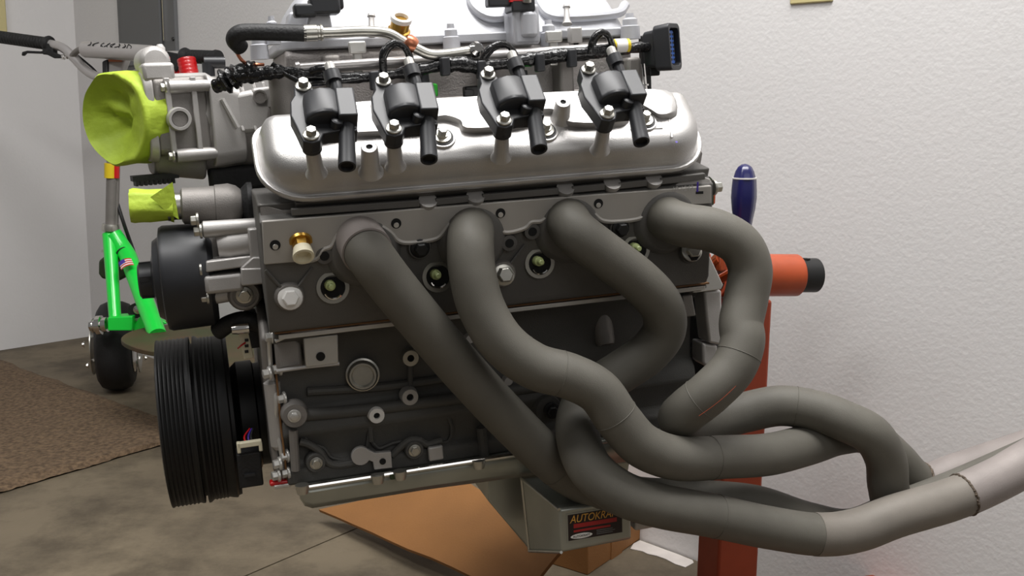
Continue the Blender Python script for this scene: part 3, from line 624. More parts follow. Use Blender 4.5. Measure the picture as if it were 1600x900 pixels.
# electrical connectors by the damper
def conn(px, py, vert):
    q = MB(); q.box(P(px, py, -.118), (.026, .03, .040 if vert else .04)); o = q.build('cam_connector', 'rubber', eng, .002); return o
o = conn(390, 728, 1)
q = MB(); q.box(P(390, 693, -.135), (.026, .008, .006)); q.box(P(373, 699, -.135), (.004, .008, .012)); q.box(P(407, 697, -.135), (.004, .008, .010)); q.build('lock_clip', 'cream', o, .001)
q = MB(); q.box(P(390, 742, -.134), (.012, .004, .003)); q.build('latch', 'black', o)
for dx, m_ in ((-4, 'red'), (2, 'purple'), (6, 'black')):
    q = MB(); q.tube(cr([P(388+dx, 692, -.13), P(386+dx, 682, -.125), P(392+dx*.5, 670, -.11)]), .0011, 6); q.build('wire', m_, o)
o = conn(404, 512, 1); o.location = V((0, .02, -.004))
q = MB(); q.box(P(385, 540, -.13), (.011, .008, .030), V((1, 0, .1)).normalized(), None, V((-.1, 0, 1)).normalized()); q.build('lock_clip', 'cream', o, .001)
for k in range(3): q = MB(); q.box(P(386, 532+k*9, -.1345), (.004, .002, .003)); q.build('pin_slot', 'dark', o)
q = MB(); q.tube(cr([P(372, 545, -.135), P(378, 540, -.138), P(384, 536, -.136)]), .001, 6); q.build('wire', 'red', o)
q = MB(); q.tube(cr([P(340, 518, -.10), P(360, 505, -.11), P(385, 500, -.12), P(412, 508, -.12)]), .010, 14); q.build('bypass_hose', 'rubber', eng)
q = MB(); q.lathe(P(362, 515, -.13), (1, 0, 0), [(0, .005), (.006, .006), (.018, .006)], 14); q.build('sensor_tip', 'chrome', eng)
# ---------------- oil pan
px0, px1 = P(468, 757, -.175).x, .40
q = MB(); q.box(((px0+px1)/2, 0, -.0385), (px1-px0, .362, .005)); pan = q.build('oil_pan', 'pan', eng, .0015)
pf = [(-.172, -.041), (-.174, -.046), (-.170, -.062), (-.160, -.070), (-.12, -.072), (.12, -.072), (.17, -.062), (.172, -.041)]
q = MB(); rings = []
for x, k in ((px0+.000, .55), (px0+.004, .85), (px0+.012, 1), (px0+.14, 1.0), (.17, 1.12), (px1, 1.3)):
    rings.append([V((x, yy, -.041+(z+.041)*k)) for yy, z in pf])
q.loft(rings); q.build('pan_body', 'pan', pan, .002)
q = MB(); a_, b_ = V((px0+.004, -.183, -.0355)), V((.20, -.183, -.0355)); q.tube([a_, b_], .0028, 8); q.build('rail_edge', 'chrome', pan)
for px, py in ((472, 757), (590, 741), (625, 735), (748, 718)):
    q = MB(); q.lathe(P(px, py+3, -.186), (0, 0, 1), [(-.008, .006), (-.002, .0075), (.002, .0075)], 14); q.build('rail_bolt', 'steel', pan)
q = MB(); q.lathe(P(613, 740, -.184), (0, 0, -1), [(0, .004), (.006, .003)], 10); q.build('stud_end', 'olive', pan)
# sump
A = [P(*c, -.12) for c in ((763, 745), (763, 783), (829, 861), (960, 845), (985, 720))]
q = MB(); q.prism(A, (0, .24, 0)); sump = q.build('sump_tank', 'pan', pan, .002)
yf, yb = -.262, -.168
Fr = [P(*c, yf) for c in ((874, 796), (986, 779), (987, 842), (877, 863))]
Bk = [P(815, 747, yb), P(930, 733, yb), P(930, 845, yb), P(827, 861, yb)]
Bk[1] = V((Fr[1].x, yb, Bk[0].z)); Bk[2] = V((Fr[2].x, yb, Bk[3].z))
q = MB(); q.loft([Bk, Fr]); kick = q.build('sump_kickout', 'pan', pan, .003)
q = MB(); q.tube([Bk[0]+V((-.0005, 0, 0)), Fr[0]+V((-.0005, 0, 0))], .0018, 8); q.tube([Bk[3], Fr[3]], .0018, 8); q.tube([Bk[0], Bk[3]], .0018, 8); q.build('weld_seam', 'steel', kick)
q = MB(); q.box(P(1000, 812, -.235), (.026, .03, .012)); q.build('drain_tab', 'castlight', kick, .003)
# sticker
sN = (Fr[1]-Fr[0]).cross(Fr[3]-Fr[0]).normalized(); sN = sN if sN.y < 0 else -sN
sx = (Fr[1]-Fr[0]).normalized(); sy = sN.cross(sx).normalized(); sy = sy if sy.z > 0 else -sy
def onF(px, py): return EI @ on_plane(px, py, EM @ Fr[0], EM.to_3x3() @ sN)
sc = [onF(885, 805), onF(971, 788), onF(972, 831), onF(888, 845)]
org = sc[3]; ux = (sc[2]-sc[3]); sw = ux.length; ux.normalize(); uy = sN.cross(ux); uy = uy if uy.z > 0 else -uy; sh = (sc[0]-sc[3]).dot(uy)
def sq(name, m, x0, x1, y0, y1, d, par): q = MB(); q.prism([org+ux*a+uy*b+sN*d for a, b in ((x0, y0), (x1, y0), (x1, y1), (x0, y1))], sN*.0002); return q.build(name, m, par)
fr = sq('sticker', 'pan', -.0015, sw+.0015, -.0015, sh+.0015, .0003, kick); fr['label'] = 'black and red sticker reading AUTOKRAFT'
fr.name = 'sticker'
st = sq('sticker_print', 'sticker', 0, sw, 0, sh, .0006, kick)
sq('sticker_band', 'stred', sw*.1, sw*.9, sh*.46, sh*.62, .0008, kick); sq('sticker_band', 'stred', sw*.1, sw*.78, sh*.30, sh*.38, .0008, kick)
q = MB(); q.loft([[org+ux*(sw*.24+sw*.2*math.cos(t))+uy*(sh*.13+sh*.10*math.sin(t))+sN*dd for t in [k*math.tau/28 for k in range(28)]] for dd in (.0007, .001)]); q.build('sticker_oval', 'white', kick)
def text(s, size, m, o, ax_, ay_, par, name, sxk=1., shear=0.):
    cu = bpy.data.curves.new(name, 'FONT'); cu.body = s; cu.size = size; cu.extrude = .0001; cu.shear = shear; cu.align_x = 'CENTER'; cu.align_y = 'CENTER'
    t = bpy.data.objects.new(name, cu); C.objects.link(t)
    dg = bpy.context.evaluated_depsgraph_get(); me = bpy.data.meshes.new_from_object(t.evaluated_get(dg)); bpy.data.objects.remove(t)
    ob = bpy.data.objects.new(name, me); C.objects.link(ob); me.materials.clear(); me.materials.append(Mt[m])
    ob.parent = par; n = ax_.cross(ay_)
    M = Matrix((ax_*sxk, ay_, n)).transposed().to_4x4(); M.translation = o; ob.matrix_local = M; return ob
text('AUTOKRAFT', .0125, 'stgold', org+ux*sw*.5+uy*sh*.80+sN*.001, ux, uy, kick, 'lettering', .82, .25)
text('AUTOKRAFT', .0035, 'dark', org+ux*sw*.24+uy*sh*.13+sN*.0012, ux, uy, kick, 'lettering')
for k in range(3): sq('small_print', 'stgrey', sw*.52, sw*(.82+.04*(k % 2)), sh*(.08+k*.07), sh*(.11+k*.07), .0008, kick)
# ---------------- rear end of engine
bh = MB(); bh.prism([P(*c, -.19) for c in ((1086, 391), (1096, 389), (1108, 398), (1130, 445), (1127, 452), (1083, 458))], (0, .10, 0)); bell = bh.build('rear_cover_bracket', 'bright', eng, .001)
q = MB(); q.prism([P(*c, -.185) for c in ((1100, 455), (1128, 453), (1129, 500), (1127, 540), (1118, 538), (1108, 536), (1104, 500))], (0, .03, 0)); q.prism([P(*c, -.18) for c in ((1098, 536), (1122, 540), (1120, 565), (1106, 575), (1098, 568))], (0, .03, 0)); q.build('adapter_arm', 'castlight', eng, .003)
q = MB(); q.lathe((.425, 0, .03), (1, 0, 0), [(0, .155), (.02, .155), (.022, .10)], 48); q.build('rear_plate', 'rubber', eng)
q = MB(); q.prism([P(*c, -.19) for c in ((1066, 462), (1082, 460), (1088, 494), (1068, 496))], (0, .02, 0)); q.build('bracket', 'castmid', eng, .002)
q = MB(); q.prism([P(*c, -.20) for c in ((1090, 436), (1096, 434), (1100, 445), (1092, 449))], (0, .004, 0)); q.build('lift_tab', 'brass', eng)
q = MB(); q.prism([P(*c, -.225) for c in ((1109, 276), (1116, 283), (1115, 320), (1108, 322))], (0, .10, 0)); q.build('rear_gasket_plate', 'olive', eng)
hexat(P(1114, 293, -.235), V((1, 0, 0)), .006, .010, 'steel', par=eng)
q = MB(); q.prism([P(*c, -.20) for c in ((1062, 275), (1094, 232), (1098, 240), (1092, 272))], (0, .05, 0)); q.build('cover_bracket', 'castmid', eng, .001)
# head end block: upper bright corner
q = MB(); q.prism([P(*c, -.242) for c in ((1062, 282), (1090, 272), (1110, 280), (1112, 292), (1050, 296))], (0, .12, 0)); q.build('head_end', 'castlight', head, .001)
q = MB(); q.prism([P(*c, -.235) for c in ((405, 318), (440, 328), (560, 322), (560, 334), (409, 347))], (0, .05, 0)); q.build('head_end', 'castmid', head, .001)
text('10 1243', .008, 'castlight', HS(1067, 295, .006), V((1, 0, -.0)), -FD, head, 'casting_number')
# ================================================================== EXHAUST HEADER
hd = thing('exhaust_header', 'grey coated four tube exhaust header hanging on the side of the engine', 'exhaust', EM)
RT1 = .0236
def tubeset(pts, r=RT1, n=10, m='tube', name='primary_tube', par=None):
    q = MB(); path = cr([P(a, b, c) for a, b, c in pts], n); q.tube(path, r, 28)
    return q.build(name, m, par or hd), path
def seam(par, path, t, r=RT1, m='tube', w_=.0004):
    i = int(t*(len(path)-2)); p = path[i]; d = (path[i+1]-path[i]).normalized(); q = MB()
    ax, a, b = basis(d); ring = [p+(a*math.cos(k*math.tau/40)+b*math.sin(k*math.tau/40))*(r+.0001)*(1+.003*noise.noise(V((k*.7, 0, 0)))) for k in range(41)]
    q.tube(ring, w_, 6, (False, False)); q.build('weld', m, par)
t1, p1 = tubeset([(562, 372, -.222), (566, 380, -.250), (580, 402, -.272), (612, 445, -.272), (665, 510, -.268), (725, 580, -.262), (785, 645, -.256), (840, 700, -.250), (885, 738, -.246), (935, 765, -.246), (1000, 778, -.255), (1090, 782, -.262), (1180, 790, -.265), (1260, 815, -.268), (1330, 826, -.272), (1400, 800, -.28), (1500, 762, -.28), (1640, 700, -.28)])
seam(t1, p1, .46)
i = 10; a = p1[i]; d = (p1[i+8]-p1[i-2]).normalized()
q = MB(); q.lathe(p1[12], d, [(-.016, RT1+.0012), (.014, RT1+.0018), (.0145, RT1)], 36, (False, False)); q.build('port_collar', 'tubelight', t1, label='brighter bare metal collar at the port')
t2, p2 = tubeset([(736, 352, -.222), (736, 362, -.252), (735, 385, -.278), (738, 425, -.288), (752, 480, -.295), (785, 535, -.303), (835, 572, -.308), (890, 588, -.312), (935, 612, -.316), (968, 658, -.320), (1005, 697, -.322), (1060, 716, -.318), (1130, 714, -.308), (1200, 710, -.290), (1262, 695, -.265), (1310, 680, -.245), (1355, 680, -.235), (1398, 715, -.235), (1440, 754, -.24), (1490, 740, -.245), (1550, 720, -.25), (1640, 690, -.255)])
for t in (.325, .425, .56): seam(t2, p2, t)
t3, p3 = tubeset([(886, 338, -.222), (888, 346, -.250), (903, 366, -.272), (945, 398, -.278), (1000, 440, -.278), (1032, 476, -.272), (1038, 515, -.262), (1012, 552, -.252), (968, 582, -.246), (925, 612, -.248), (904, 650, -.262), (905, 692, -.285), (925, 735, -.305), (970, 770, -.318), (1030, 790, -.322), (1110, 805, -.322), (1200, 824, -.322), (1280, 835, -.325), (1340, 828, -.328), (1400, 806, -.33), (1490, 779, -.335), (1560, 748, -.335), (1600, 725, -.335), (1660, 690, -.335)])
for t in (.66, .765): seam(t3, p3, t)
t4, p4 = tubeset([(1040, 333, -.222), (1043, 342, -.250), (1070, 352, -.270), (1115, 360, -.282), (1155, 382, -.290), (1172, 420, -.294), (1166, 465, -.298), (1158, 505, -.306), (1160, 535, -.316), (1145, 575, -.322), (1110, 612, -.320), (1075, 640, -.305), (1062, 655, -.282), (1080, 664, -.252), (1120, 656, -.236), (1165, 644, -.236), (1220, 634, -.250), (1275, 642, -.268), (1320, 658, -.285), (1362, 680, -.295), (1384, 718, -.292), (1388, 760, -.285), (1400, 790, -.28), (1450, 788, -.285), (1520, 760, -.29), (1640, 705, -.29)])
for t in (.345, .42, .66): seam(t4, p4, t)
q = MB(); q.tube(cr([P(1092, 650, -.3395), P(1112, 636, -.344), P(1132, 620, -.3475), P(1150, 603, -.349)]), .00028, 6); q.build('red_scratch', 'standred', t4)
# bare ends: lighter sleeves; the section before has stronger light painted into its colour
def at_px(path, px):
    best = 0
    for i in range(len(path)//2, len(path)):
        d = EM @ path[i]-CAM
        if 800+F*d.dot(RT)/d.dot(FW) < px: best = i
    return best
def bead(path, i, par):
    p = path[i]; d = (path[i+1]-p).normalized(); ax, a, b = basis(d); n = 90
    ring = [p+(a*math.cos(k*math.tau/n)+b*math.sin(k*math.tau/n))*(RT1+.0006)+d*.0022*noise.noise(V((k*.5, 1, 2))) for k in range(n+1)]
    q = MB(); q.tube(ring, lambda t: .0016*(1+.8*noise.noise(V((t*40, 4, 4)))), 8, (False, False)); q.build('weld', 'weld', par, label='brown weld bead')
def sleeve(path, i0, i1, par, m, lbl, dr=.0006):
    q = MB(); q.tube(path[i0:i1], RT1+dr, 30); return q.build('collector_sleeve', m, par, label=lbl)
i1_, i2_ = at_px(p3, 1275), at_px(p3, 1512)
sleeve(p3, i1_, i2_+1, t3, 'tubelit', 'grey tube section coloured paler to imitate stronger light'); sleeve(p3, i2_, len(p3), t3, 'tubelight', 'pale bare metal end section', .0012); bead(p3, i2_, t3)
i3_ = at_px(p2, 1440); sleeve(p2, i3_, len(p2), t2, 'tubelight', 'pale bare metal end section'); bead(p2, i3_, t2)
# ================================================================== WIRING HARNESS
hn = thing('wiring_harness', 'black taped wiring harness lying along the top of the engine', 'wiring', EM)
def lump(pts, r, amp=.25, m='blackg', name='loom', n=9, par=None):
    path = cr([P(*p) for p in pts], n); q = MB(); k = len(path)
    q.tube(path, lambda t: r*(1+amp*noise.noise(V((t*k*.55, r*99, 0)))+amp*.6*noise.noise(V((t*k*1.7, 3, 0)))), 14)
    return q.build(name, m, par or hn, ang=80)
lump([(335, 134, -.10), (360, 122, -.11), (395, 118, -.12), (440, 112, -.125), (480, 118, -.128), (540, 122, -.13), (600, 118, -.133), (650, 110, -.135), (700, 101, -.135), (745, 102, -.135), (790, 100, -.135), (840, 93, -.137), (900, 86, -.135), (950, 80, -.13), (1000, 74, -.125), (1025, 74, -.12)], .0065, .35)
lump([(350, 128, -.105), (375, 116, -.11), (400, 112, -.115)], .012, .5)
lump([(800, 97, -.14), (860, 88, -.14), (920, 82, -.14), (960, 78, -.135)], .0075, .3)
lump([(690, 103, -.14), (720, 100, -.142), (760, 108, -.14)], .0085, .35)
lump([(425, 100, -.125), (450, 118, -.13), (480, 130, -.135), (520, 128, -.14), (560, 124, -.14)], .0028, .1, name='lead')
for a in (((598, 112), (598, 85), (612, 68), (630, 72), (640, 92), (636, 116)), ((752, 105), (758, 84), (775, 70), (795, 72), (806, 92), (803, 112)), ((921, 84), (926, 62), (938, 50), (950, 56), (957, 76), (955, 96))):
    lump([(x, y, -.145-.006*math.sin(k)) for k, (x, y) in enumerate(a)], .0036, .12, name='loop_lead')
    lump([(x+4, y+3, -.138) for k, (x, y) in enumerate(a)], .0024, .1, name='loop_lead')
lump([(487, 112, -.14), (505, 108, -.15), (522, 118, -.15), (528, 130, -.15)], .0048, .1, name='loop_lead')
for px, py in ((695, 100), (752, 105), (843, 94), (893, 87), (585, 122)):
    q = MB(); q.box(P(px, py+4, -.147), (.010, .012, .020), V((1, 0, .05)).normalized()); q.build('cable_clip', 'black', hn, .002)
for px, py, w_ in ((676, 140, 1), (827, 131, 1), (972, 114, .6)):
    q = MB(); q.box(P(px, py, -.118), (.010*w_, .012, .014*w_), V((1, 0, -.2)).normalized()); q.build('green_lock', 'greenclip', hn, .002)
q = MB(); q.box(P(497, 146, -.13), (.009, .01, .006)); q.build('blue_lock', 'blueplug', hn, .001)
q = MB(); q.box(P(740, 147, -.13), (.022, .016, .018)); q.box(P(732, 146, -.14), (.012, .008, .008)); q.build('injector_plug', 'dark', hn, .002)
for px in (660, 815, 965): q = MB(); q.lathe(P(px, 128, -.115), (0, -.2, -1), [(-.012, .008), (.012, .0085), (.014, .006)], 16); q.build('injector_plug', 'black', hn)
q = MB(); q.tube([P(955, 72, -.132), P(982, 71, -.131)], .0078, 18); lb = q.build('label_sleeve', 'yellow', hn, label='yellow and white wrap label')
q = MB(); q.tube([P(960, 72, -.1325), P(977, 71, -.1315)], .0081, 18); q.build('label_patch', 'white', lb)
# big connector at right
cc0 = P(1038, 75, -.13); cx_ = V((.62, -.75, .05)).normalized(); cy_ = V((0, 0, 1)); cyy = (cy_-cx_*cy_.dot(cx_)).normalized(); cz = cx_.cross(cyy)
R_ = [(a, b) for a, b in rrect(.030, .052, .006)]
q = MB(); q.loft([[cc0+cx_*d+cz*a*k+cyy*b*k for a, b in R_] for d, k in ((-.022, .72), (-.020, .8), (-.008, .84), (-.006, 1.), (.012, 1.04), (.014, 1.02), (.014, .82), (.004, .8))]); cn = q.build('main_connector', 'black', hn, .0008)
q = MB(); q.loft([[cc0+cx_*d+cz*a*.42+cyy*b*.74 for a, b in R_] for d in (.003, .010)]); q.build('pin_block', 'blueplug', cn, .001)
for k in range(7):
    for s in (-1, 1): q = MB(); q.box(cc0+cx_*.0102+cz*s*.003+cyy*(k-3)*.0048, (.002, .0025, .001), cz, cyy, cx_); q.build('pin', 'dark', cn)
q = MB(); q.box(P(1020, 108, -.115), (.014, .012, .016)); q.build('connector_bracket', 'dark', hn, .002)
lump([(336, 136, -.095), (348, 132, -.10), (362, 130, -.10)], .007, .2, 'black', 'plug')
# ================================================================== MASKING TAPE
def tapecup():
    t = MB(); o0 = Matrix.Translation(EM @ T(.0, 0, 0)) @ EM.to_3x3().to_4x4(); inv = (o0.inverted() @ EM)
    n = 56; R0 = .0505; rings = []
    def wr(k, d, r):
        a = k*math.tau/n; d = d+.026*(r/.05)*math.cos(a)*max(0, 1-d/.035); w_ = noise.noise(V((math.cos(a)*2.2, math.sin(a)*2.2, d*38)))*.0035+noise.noise(V((math.cos(a)*6, math.sin(a)*6, d*90)))*.0014
        return inv @ T(d, (r+w_)*math.cos(a), (r+w_)*math.sin(a))
    for j, (d, r) in enumerate(((.022, .0005), (.021, .012), (.020, .024), (.014, .036), (.006, .044), (.0, .0495), (.0015, .0515), (.01, .052), (.02, .0515), (.030, .051), (.040, .050))):
        row = []
        for k in range(n):
            a_ = k*math.tau/n; dd = d+(noise.noise(V((r*math.cos(a_)*45, r*math.sin(a_)*45, 1)))*.012*min(1, r/.01) if j < 4 else 0)
            if d > .034: dd = d+.010*noise.noise(V((k*.55, 0, 5)))+.004+.012*max(0, math.cos(a_))
            row.append(wr(k, dd, r))
        rings.append(row)
    t.loft(rings, caps=(True, False)); o = t.build('masking_tape', 'lime', ang=70); o.matrix_world = o0
    sol = o.modifiers.new('solid', 'SOLIDIFY'); sol.thickness = .0004
    tag(o, 'lime green masking tape covering the round mouth of the throttle body', 'tape')
tapecup()
def tapetube():
    a, b = P(203, 323, -.10), P(268, 321, -.10); o0 = EM @ Matrix.Translation(a); ax = (b-a); L = ax.length; ax.normalize(); _, e, f = basis(ax); q = MB(); n = 40; rings = []
    for j, (t, r) in enumerate(((.0, .0005), (.001, .009), (.0, .0165), (.004, .0178), (.02, .0172), (.038, .0162), (.044, .018), (L*1., .0172))):
        row = []
        for k in range(n):
            g = k*math.tau/n; w_ = noise.noise(V((math.cos(g)*2, math.sin(g)*2, t*60)))*.0035+noise.noise(V((math.cos(g)*5, math.sin(g)*5, t*90)))*.0012
            row.append(ax*(t+(.004*noise.noise(V((k*.6, 2, 0))) if j == 7 else 0))+(e*math.cos(g)+f*math.sin(g))*(r+w_*(r > .002)))
        rings.append(row)
    q.loft(rings, caps=(True, False)); fl_ = P(262, 300, -.118)-a
    q.loft([[fl_+V(v) for v in ((-.018, 0, -.004), (.006, 0, .010), (.008, 0, -.030), (-.004, 0, -.02))], [fl_+V(v) for v in ((-.018, .001, -.004), (.006, .001, .010), (.008, .001, -.030), (-.004, .001, -.02))]])
    o = q.build('masking_tape', 'lime', ang=70); o.matrix_world = o0; tag(o, 'lime green masking tape wrapped round the small coolant inlet pipe', 'tape')
tapetube()
def tapebit():
    p = P(268, 485, -.04); q = MB(); q.lathe((0, 0, 0), (-1, 0, .1), [(-.012, .014), (0, .0155), (.006, .014), (.008, .001)], 20)
    o = q.build('masking_tape', 'lime', ang=60); o.matrix_world = EM @ Matrix.Translation(p); tag(o, 'small lump of lime masking tape peeking out behind the black water pump pulley', 'tape')
tapebit()
# ================================================================== ENGINE STAND
ax0 = EX
c0 = EM @ P(1228, 430, .0)
base = V((c0.x, c0.y, 0))
def WY(px, py, y): return on_plane(px, py, V((0, y, 0)), V((0, 1, 0)))
ptop = EM @ P(1148, 430, .0)
yp = ptop.y
pl_, pr_ = WY(1096, 870, yp), WY(1182, 870, yp); wpost = (pr_-pl_).length*.80
pc = pl_*.53+pr_*.47; stm = Matrix.Translation(V((pc.x, pc.y, 0))); si = stm.inverted()
sd = thing('engine_stand', 'red and orange steel engine stand with a round black swivel tube', 'engine stand', stm)
h3 = EM.to_3x3(); exw, eyw = h3 @ V((1, 0, 0)), h3 @ V((0, 1, 0)); exh = V((exw.x, exw.y, 0)).normalized(); eyh = V((-exh.y, exh.x, 0))
q = MB(); q.box((0, 0, (c0.z-.028)/2), (wpost, wpost, c0.z-.028), exh, eyh, V((0, 0, 1))); q.build('post', 'standred', sd, .004)
q = MB(); q.box((.0, .0, .05), (.9, .08, .07), exh, eyh, V((0, 0, 1))); q.box((-exh*.05-eyh*.25), (.08, .5, .07), exh, eyh, V((0, 0, 1))); ft = q.build('foot_frame', 'standred', sd, .004); ft.location = V((0, 0, .0))
q = MB(); A_, B_ = si @ (EM @ P(1120, 430, .0)), si @ (EM @ P(1245, 430, .0)); d = (B_-A_)
q.lathe(A_, d, [(0, .030), (d.length-.002, .030), (d.length, .028)], 36); q.build('swivel_housing', 'orange', sd)
C_ = si @ (EM @ P(1274, 427, .0))
q = MB(); q.lathe(A_, d, [(0, .0245), ((C_-A_).length, .0245), ((C_-A_).length, .020), ((C_-A_).length-.03, .020)], 32); tb2 = q.build('swivel_tube', 'dark', sd)
q = MB(); q.lathe(B_+d.normalized()*.012+V((0, -.004, .0235)), (0, 0, 1), [(0, .006), (.0012, .006)], 14); q.build('pin_hole', 'hole', tb2)
# mounting head plate and arms behind the engine
mp = si @ (EM @ V((.455, .0, .075)))
q = MB(); q.box(mp, (.012, .16, .16), exw, eyw, V((0, 0, 1))); q.build('mount_plate', 'orange', sd, .004)
for pa in ((1111, 300), (1126, 405), (1145, 425)):
    g0 = si @ (EM @ P(*pa, -.10)); g1 = mp+exw*.0
    q = MB(); q.box(g0, (.008, .012, .03), exw, eyw, V((0, 0, 1))); q.build('mount_arm', 'orange', sd, .002)
    q = MB(); q.tube([g0, g1], .006, 10); q.build('mount_arm', 'orange', sd)
# ================================================================== SCREWDRIVER HANDLE
def driver():
    t0 = EM @ P(1164, 256, .03); b0 = EM @ P(1160, 372, .03); L = (t0-b0).length; o0 = Matrix.Translation(b0); d = (t0-b0).normalized()
    tdn = thing('screwdriver', 'navy blue screwdriver handle standing upright behind the exhaust tubes', 'screwdriver', o0)
    n = 36; ax, a, b = basis(d)
    def lob(q, prof):
        q.loft([[ax*t*L+(a*math.cos(k*math.tau/n)+b*math.sin(k*math.tau/n))*r*(1-.06*(math.cos(k*math.tau/n*6) > .3)) for k in range(n)] for t, r in prof])
    q = MB(); lob(q, [(0, .010), (.1, .0115), (.25, .0135), (.4, .0165), (.55, .0180), (.68, .0175), (.80, .0165)]); q.build('grip', 'blue', tdn, ang=60)
    q = MB(); q.lathe(d*L*.80, d, [(0, .0168), (.002, .0168)], n); q.build('ring', 'white', tdn)
    q = MB(); lob(q, [(.815, .0155), (.90, .0130), (.96, .0095), (.99, .005), (1., .001)]); q.build('end_cap', 'blue', tdn, ang=60)
    q = MB(); q.lathe(-d*.09, d, [(0, .003), (.09, .003)], 12); q.build('shaft', 'chrome', tdn)
driver()
# ================================================================== SCOOTER
SY = 3.80
def G2(x, y, d=0.): return G(x, y, d-.2*max(0, x-165)/180+.12*max(0, 165-x)/165)
def W(px, py, dy=0.): return on_plane(px, py, V((0, SY+dy, 0)), V((0, 1, 0)))
wb = FL(184, 608); SY = min(SY, wb.y)
wc = W(184, 540); wz = wc.z
g = thing('scooter', 'bright green kick scooter with wide bent handlebars standing by the wall', 'scooter', Matrix.Translation(V((wb.x, SY, 0))))
gi = Matrix.Translation(-V((wb.x, SY, 0)))
def G(px, py, dy=0.): return gi @ W(px, py, dy)
sx_ = V((1, .0, 0))
hub = G(182, 540); rad = abs(gi.translation.z*0+W(184, 540).z-0.0); rad = W(184, 540).z
axw = V((1, .27, 0)).normalized()
q = MB(); tw = .048
q.lathe(V((hub.x, 0, rad)), axw, [(-tw, rad*.62), (-tw, rad*.80), (-tw*.8, rad*.92), (-tw*.4, rad*.985), (0, rad), (tw*.4, rad*.985), (tw*.8, rad*.92), (tw, rad*.80), (tw, rad*.62)], 48)
wh = q.build('front_wheel', 'rubber', g)
q = MB(); q.lathe(V((hub.x, 0, rad)), axw, [(-tw*1.02, rad*.6), (-tw*1.0, rad*.2), (tw, rad*.2), (tw*1.02, rad*.6)], 32); q.build('rim', 'chrome', wh)
for sg in (-1, 1):
    q = MB(); q.lathe(V((hub.x, 0, rad))+axw*sg*(tw+.014), axw, [(-.001, .03), (-.001, rad*.62), (.0015, rad*.62), (.0015, .03)], 40); q.build('brake_disc', 'steel', wh)
    for k in range(5):
        t = k*math.tau/5+.3; pz = V((hub.x, rad*.45*math.cos(t), rad+rad*.45*math.sin(t)))+axw*sg*(tw+.016)
        hexat(pz, axw*sg, .006, .006, 'chrome', par=wh)
# fork crown box and legs
q = MB(); q.prism([G(*c, -.19) for c in ((168, 496), (207, 494), (206, 517), (168, 517))], (0, .05, 0)); q.build('fork_crossbar', 'green', g, .003)
q = MB(); a, b = G(147, 509, -.17), G(168, 507, -.17); q.lathe(a, b-a, [(0, .018), (.008, .018), (.009, .026), (.022, .026), (.024, .020), ((b-a).length, .020)], 24); ab = q.build('axle_bolt', 'chrome', g)
hexat(a, (a-b).normalized(), .014, .012, 'chrome', par=g)
q = MB(); q.prism([G(*c, -.17) for c in ((203, 517), (222, 490), (262, 505), (232, 517))], (0, .02, 0)); q.build('gusset', 'green', g, .002)
q = MB(); a, b = G(171, 366, -.05), G(180, 500, -.165); q.tube([a, b], lambda t: .016+.003*(1-t), 20); q.build('fork_tube', 'green', g)
q = MB(); a, b = G(177, 366, -.05), G(246, 524, -.30); q.tube([a, G(190, 385, -.055), G(200, 400, -.07), b], .0235, 22); dt = q.build('down_tube', 'green', g)
q = MB(); ring0 = G(195, 396, -.066); dd = (b-a).normalized(); q.lathe(ring0, dd, [(-.0015, .0246), (.0015, .0246)], 26); q.build('rubber_ring', 'rubber', dt)
# flag decal
fp = G(209, 424, -.122)-V((0, .0, 0))
def decal():
    du = (b-a).normalized(); vw = (gi @ CAM-G(209, 424, -.1)).normalized(); nn = (vw-du*vw.dot(du)).normalized(); rr_ = nn.cross(du); rr_ = rr_ if rr_.x > 0 else -rr_
    cen_ = G(209, 424, -.12)
    k = (cen_-a).dot(du); cen_ = a+du*k+nn*.0225
    def strip(x0, x1, y0, y1, m_, off=0):
        q = MB(); pts = []
        for s in range(7):
            xx = x0+(x1-x0)*s/6; an = xx/.0235; pts.append((xx, an))
        top = [a+du*(k-y1)+(nn*math.cos(an)+rr_*math.sin(an))*(.0238+off) for _, an in pts]; bot = [a+du*(k-y0)+(nn*math.cos(an)+rr_*math.sin(an))*(.0238+off) for _, an in pts]
        q.loft([top, bot], caps=(False, False), closed=False); q.build('flag_sticker', m_, dt, label='small stars and stripes flag sticker' if m_ == 'purple' else None)
    for r_ in range(7): strip(-.019, .019, -.014+r_*.004, -.010+r_*.004, 'red' if r_ % 2 == 0 else 'white')
    strip(-.019, .0, -.0, .014, 'purple', .0003)
decal()
q = MB(); q.tube(cr([G(178, 300, -.03), G(192, 345, -.05), G(206, 385, -.02), G(226, 440, -.06), G(258, 525, -.2)]), .005, 10); q.build('brake_cable', 'rubber', g)
# steerer and sticker sleeve
q = MB(); a, b = G(178, 118, -.05), G(173, 362, -.05); q.tube([a, b], .0145, 20); q.tube([G(184, 200, -.04), G(180, 350, -.045)], .009, 14); q.build('steering_tube', 'castmid', g)
q = MB(); a, b = G(173, 350, -.05), G(173, 361, -.05); q.lathe(a, b-a, [(0, .0225), (.006, .024), (.018, .024), (.02, .020)], 24); q.build('headset_collar', 'steel', g)
q = MB(); a, b = G(171, 389, -.05), G(172, 395, -.05); q.lathe(a, b-a, [(0, .022), (.006, .023)], 24); q.build('headset_collar', 'steel', g)
q = MB(); q.tube([G(172, 255, -.055), G(172, 278, -.055)], .0152, 18); q.build('tube_sticker', 'yellow', g, label='yellow sticker on the steering tube')
q = MB(); q.tube([G(182, 240, -.052), G(181, 278, -.052)], .0095, 14); q.build('tube_sticker', 'red', g, label='red sticker on the steering tube')
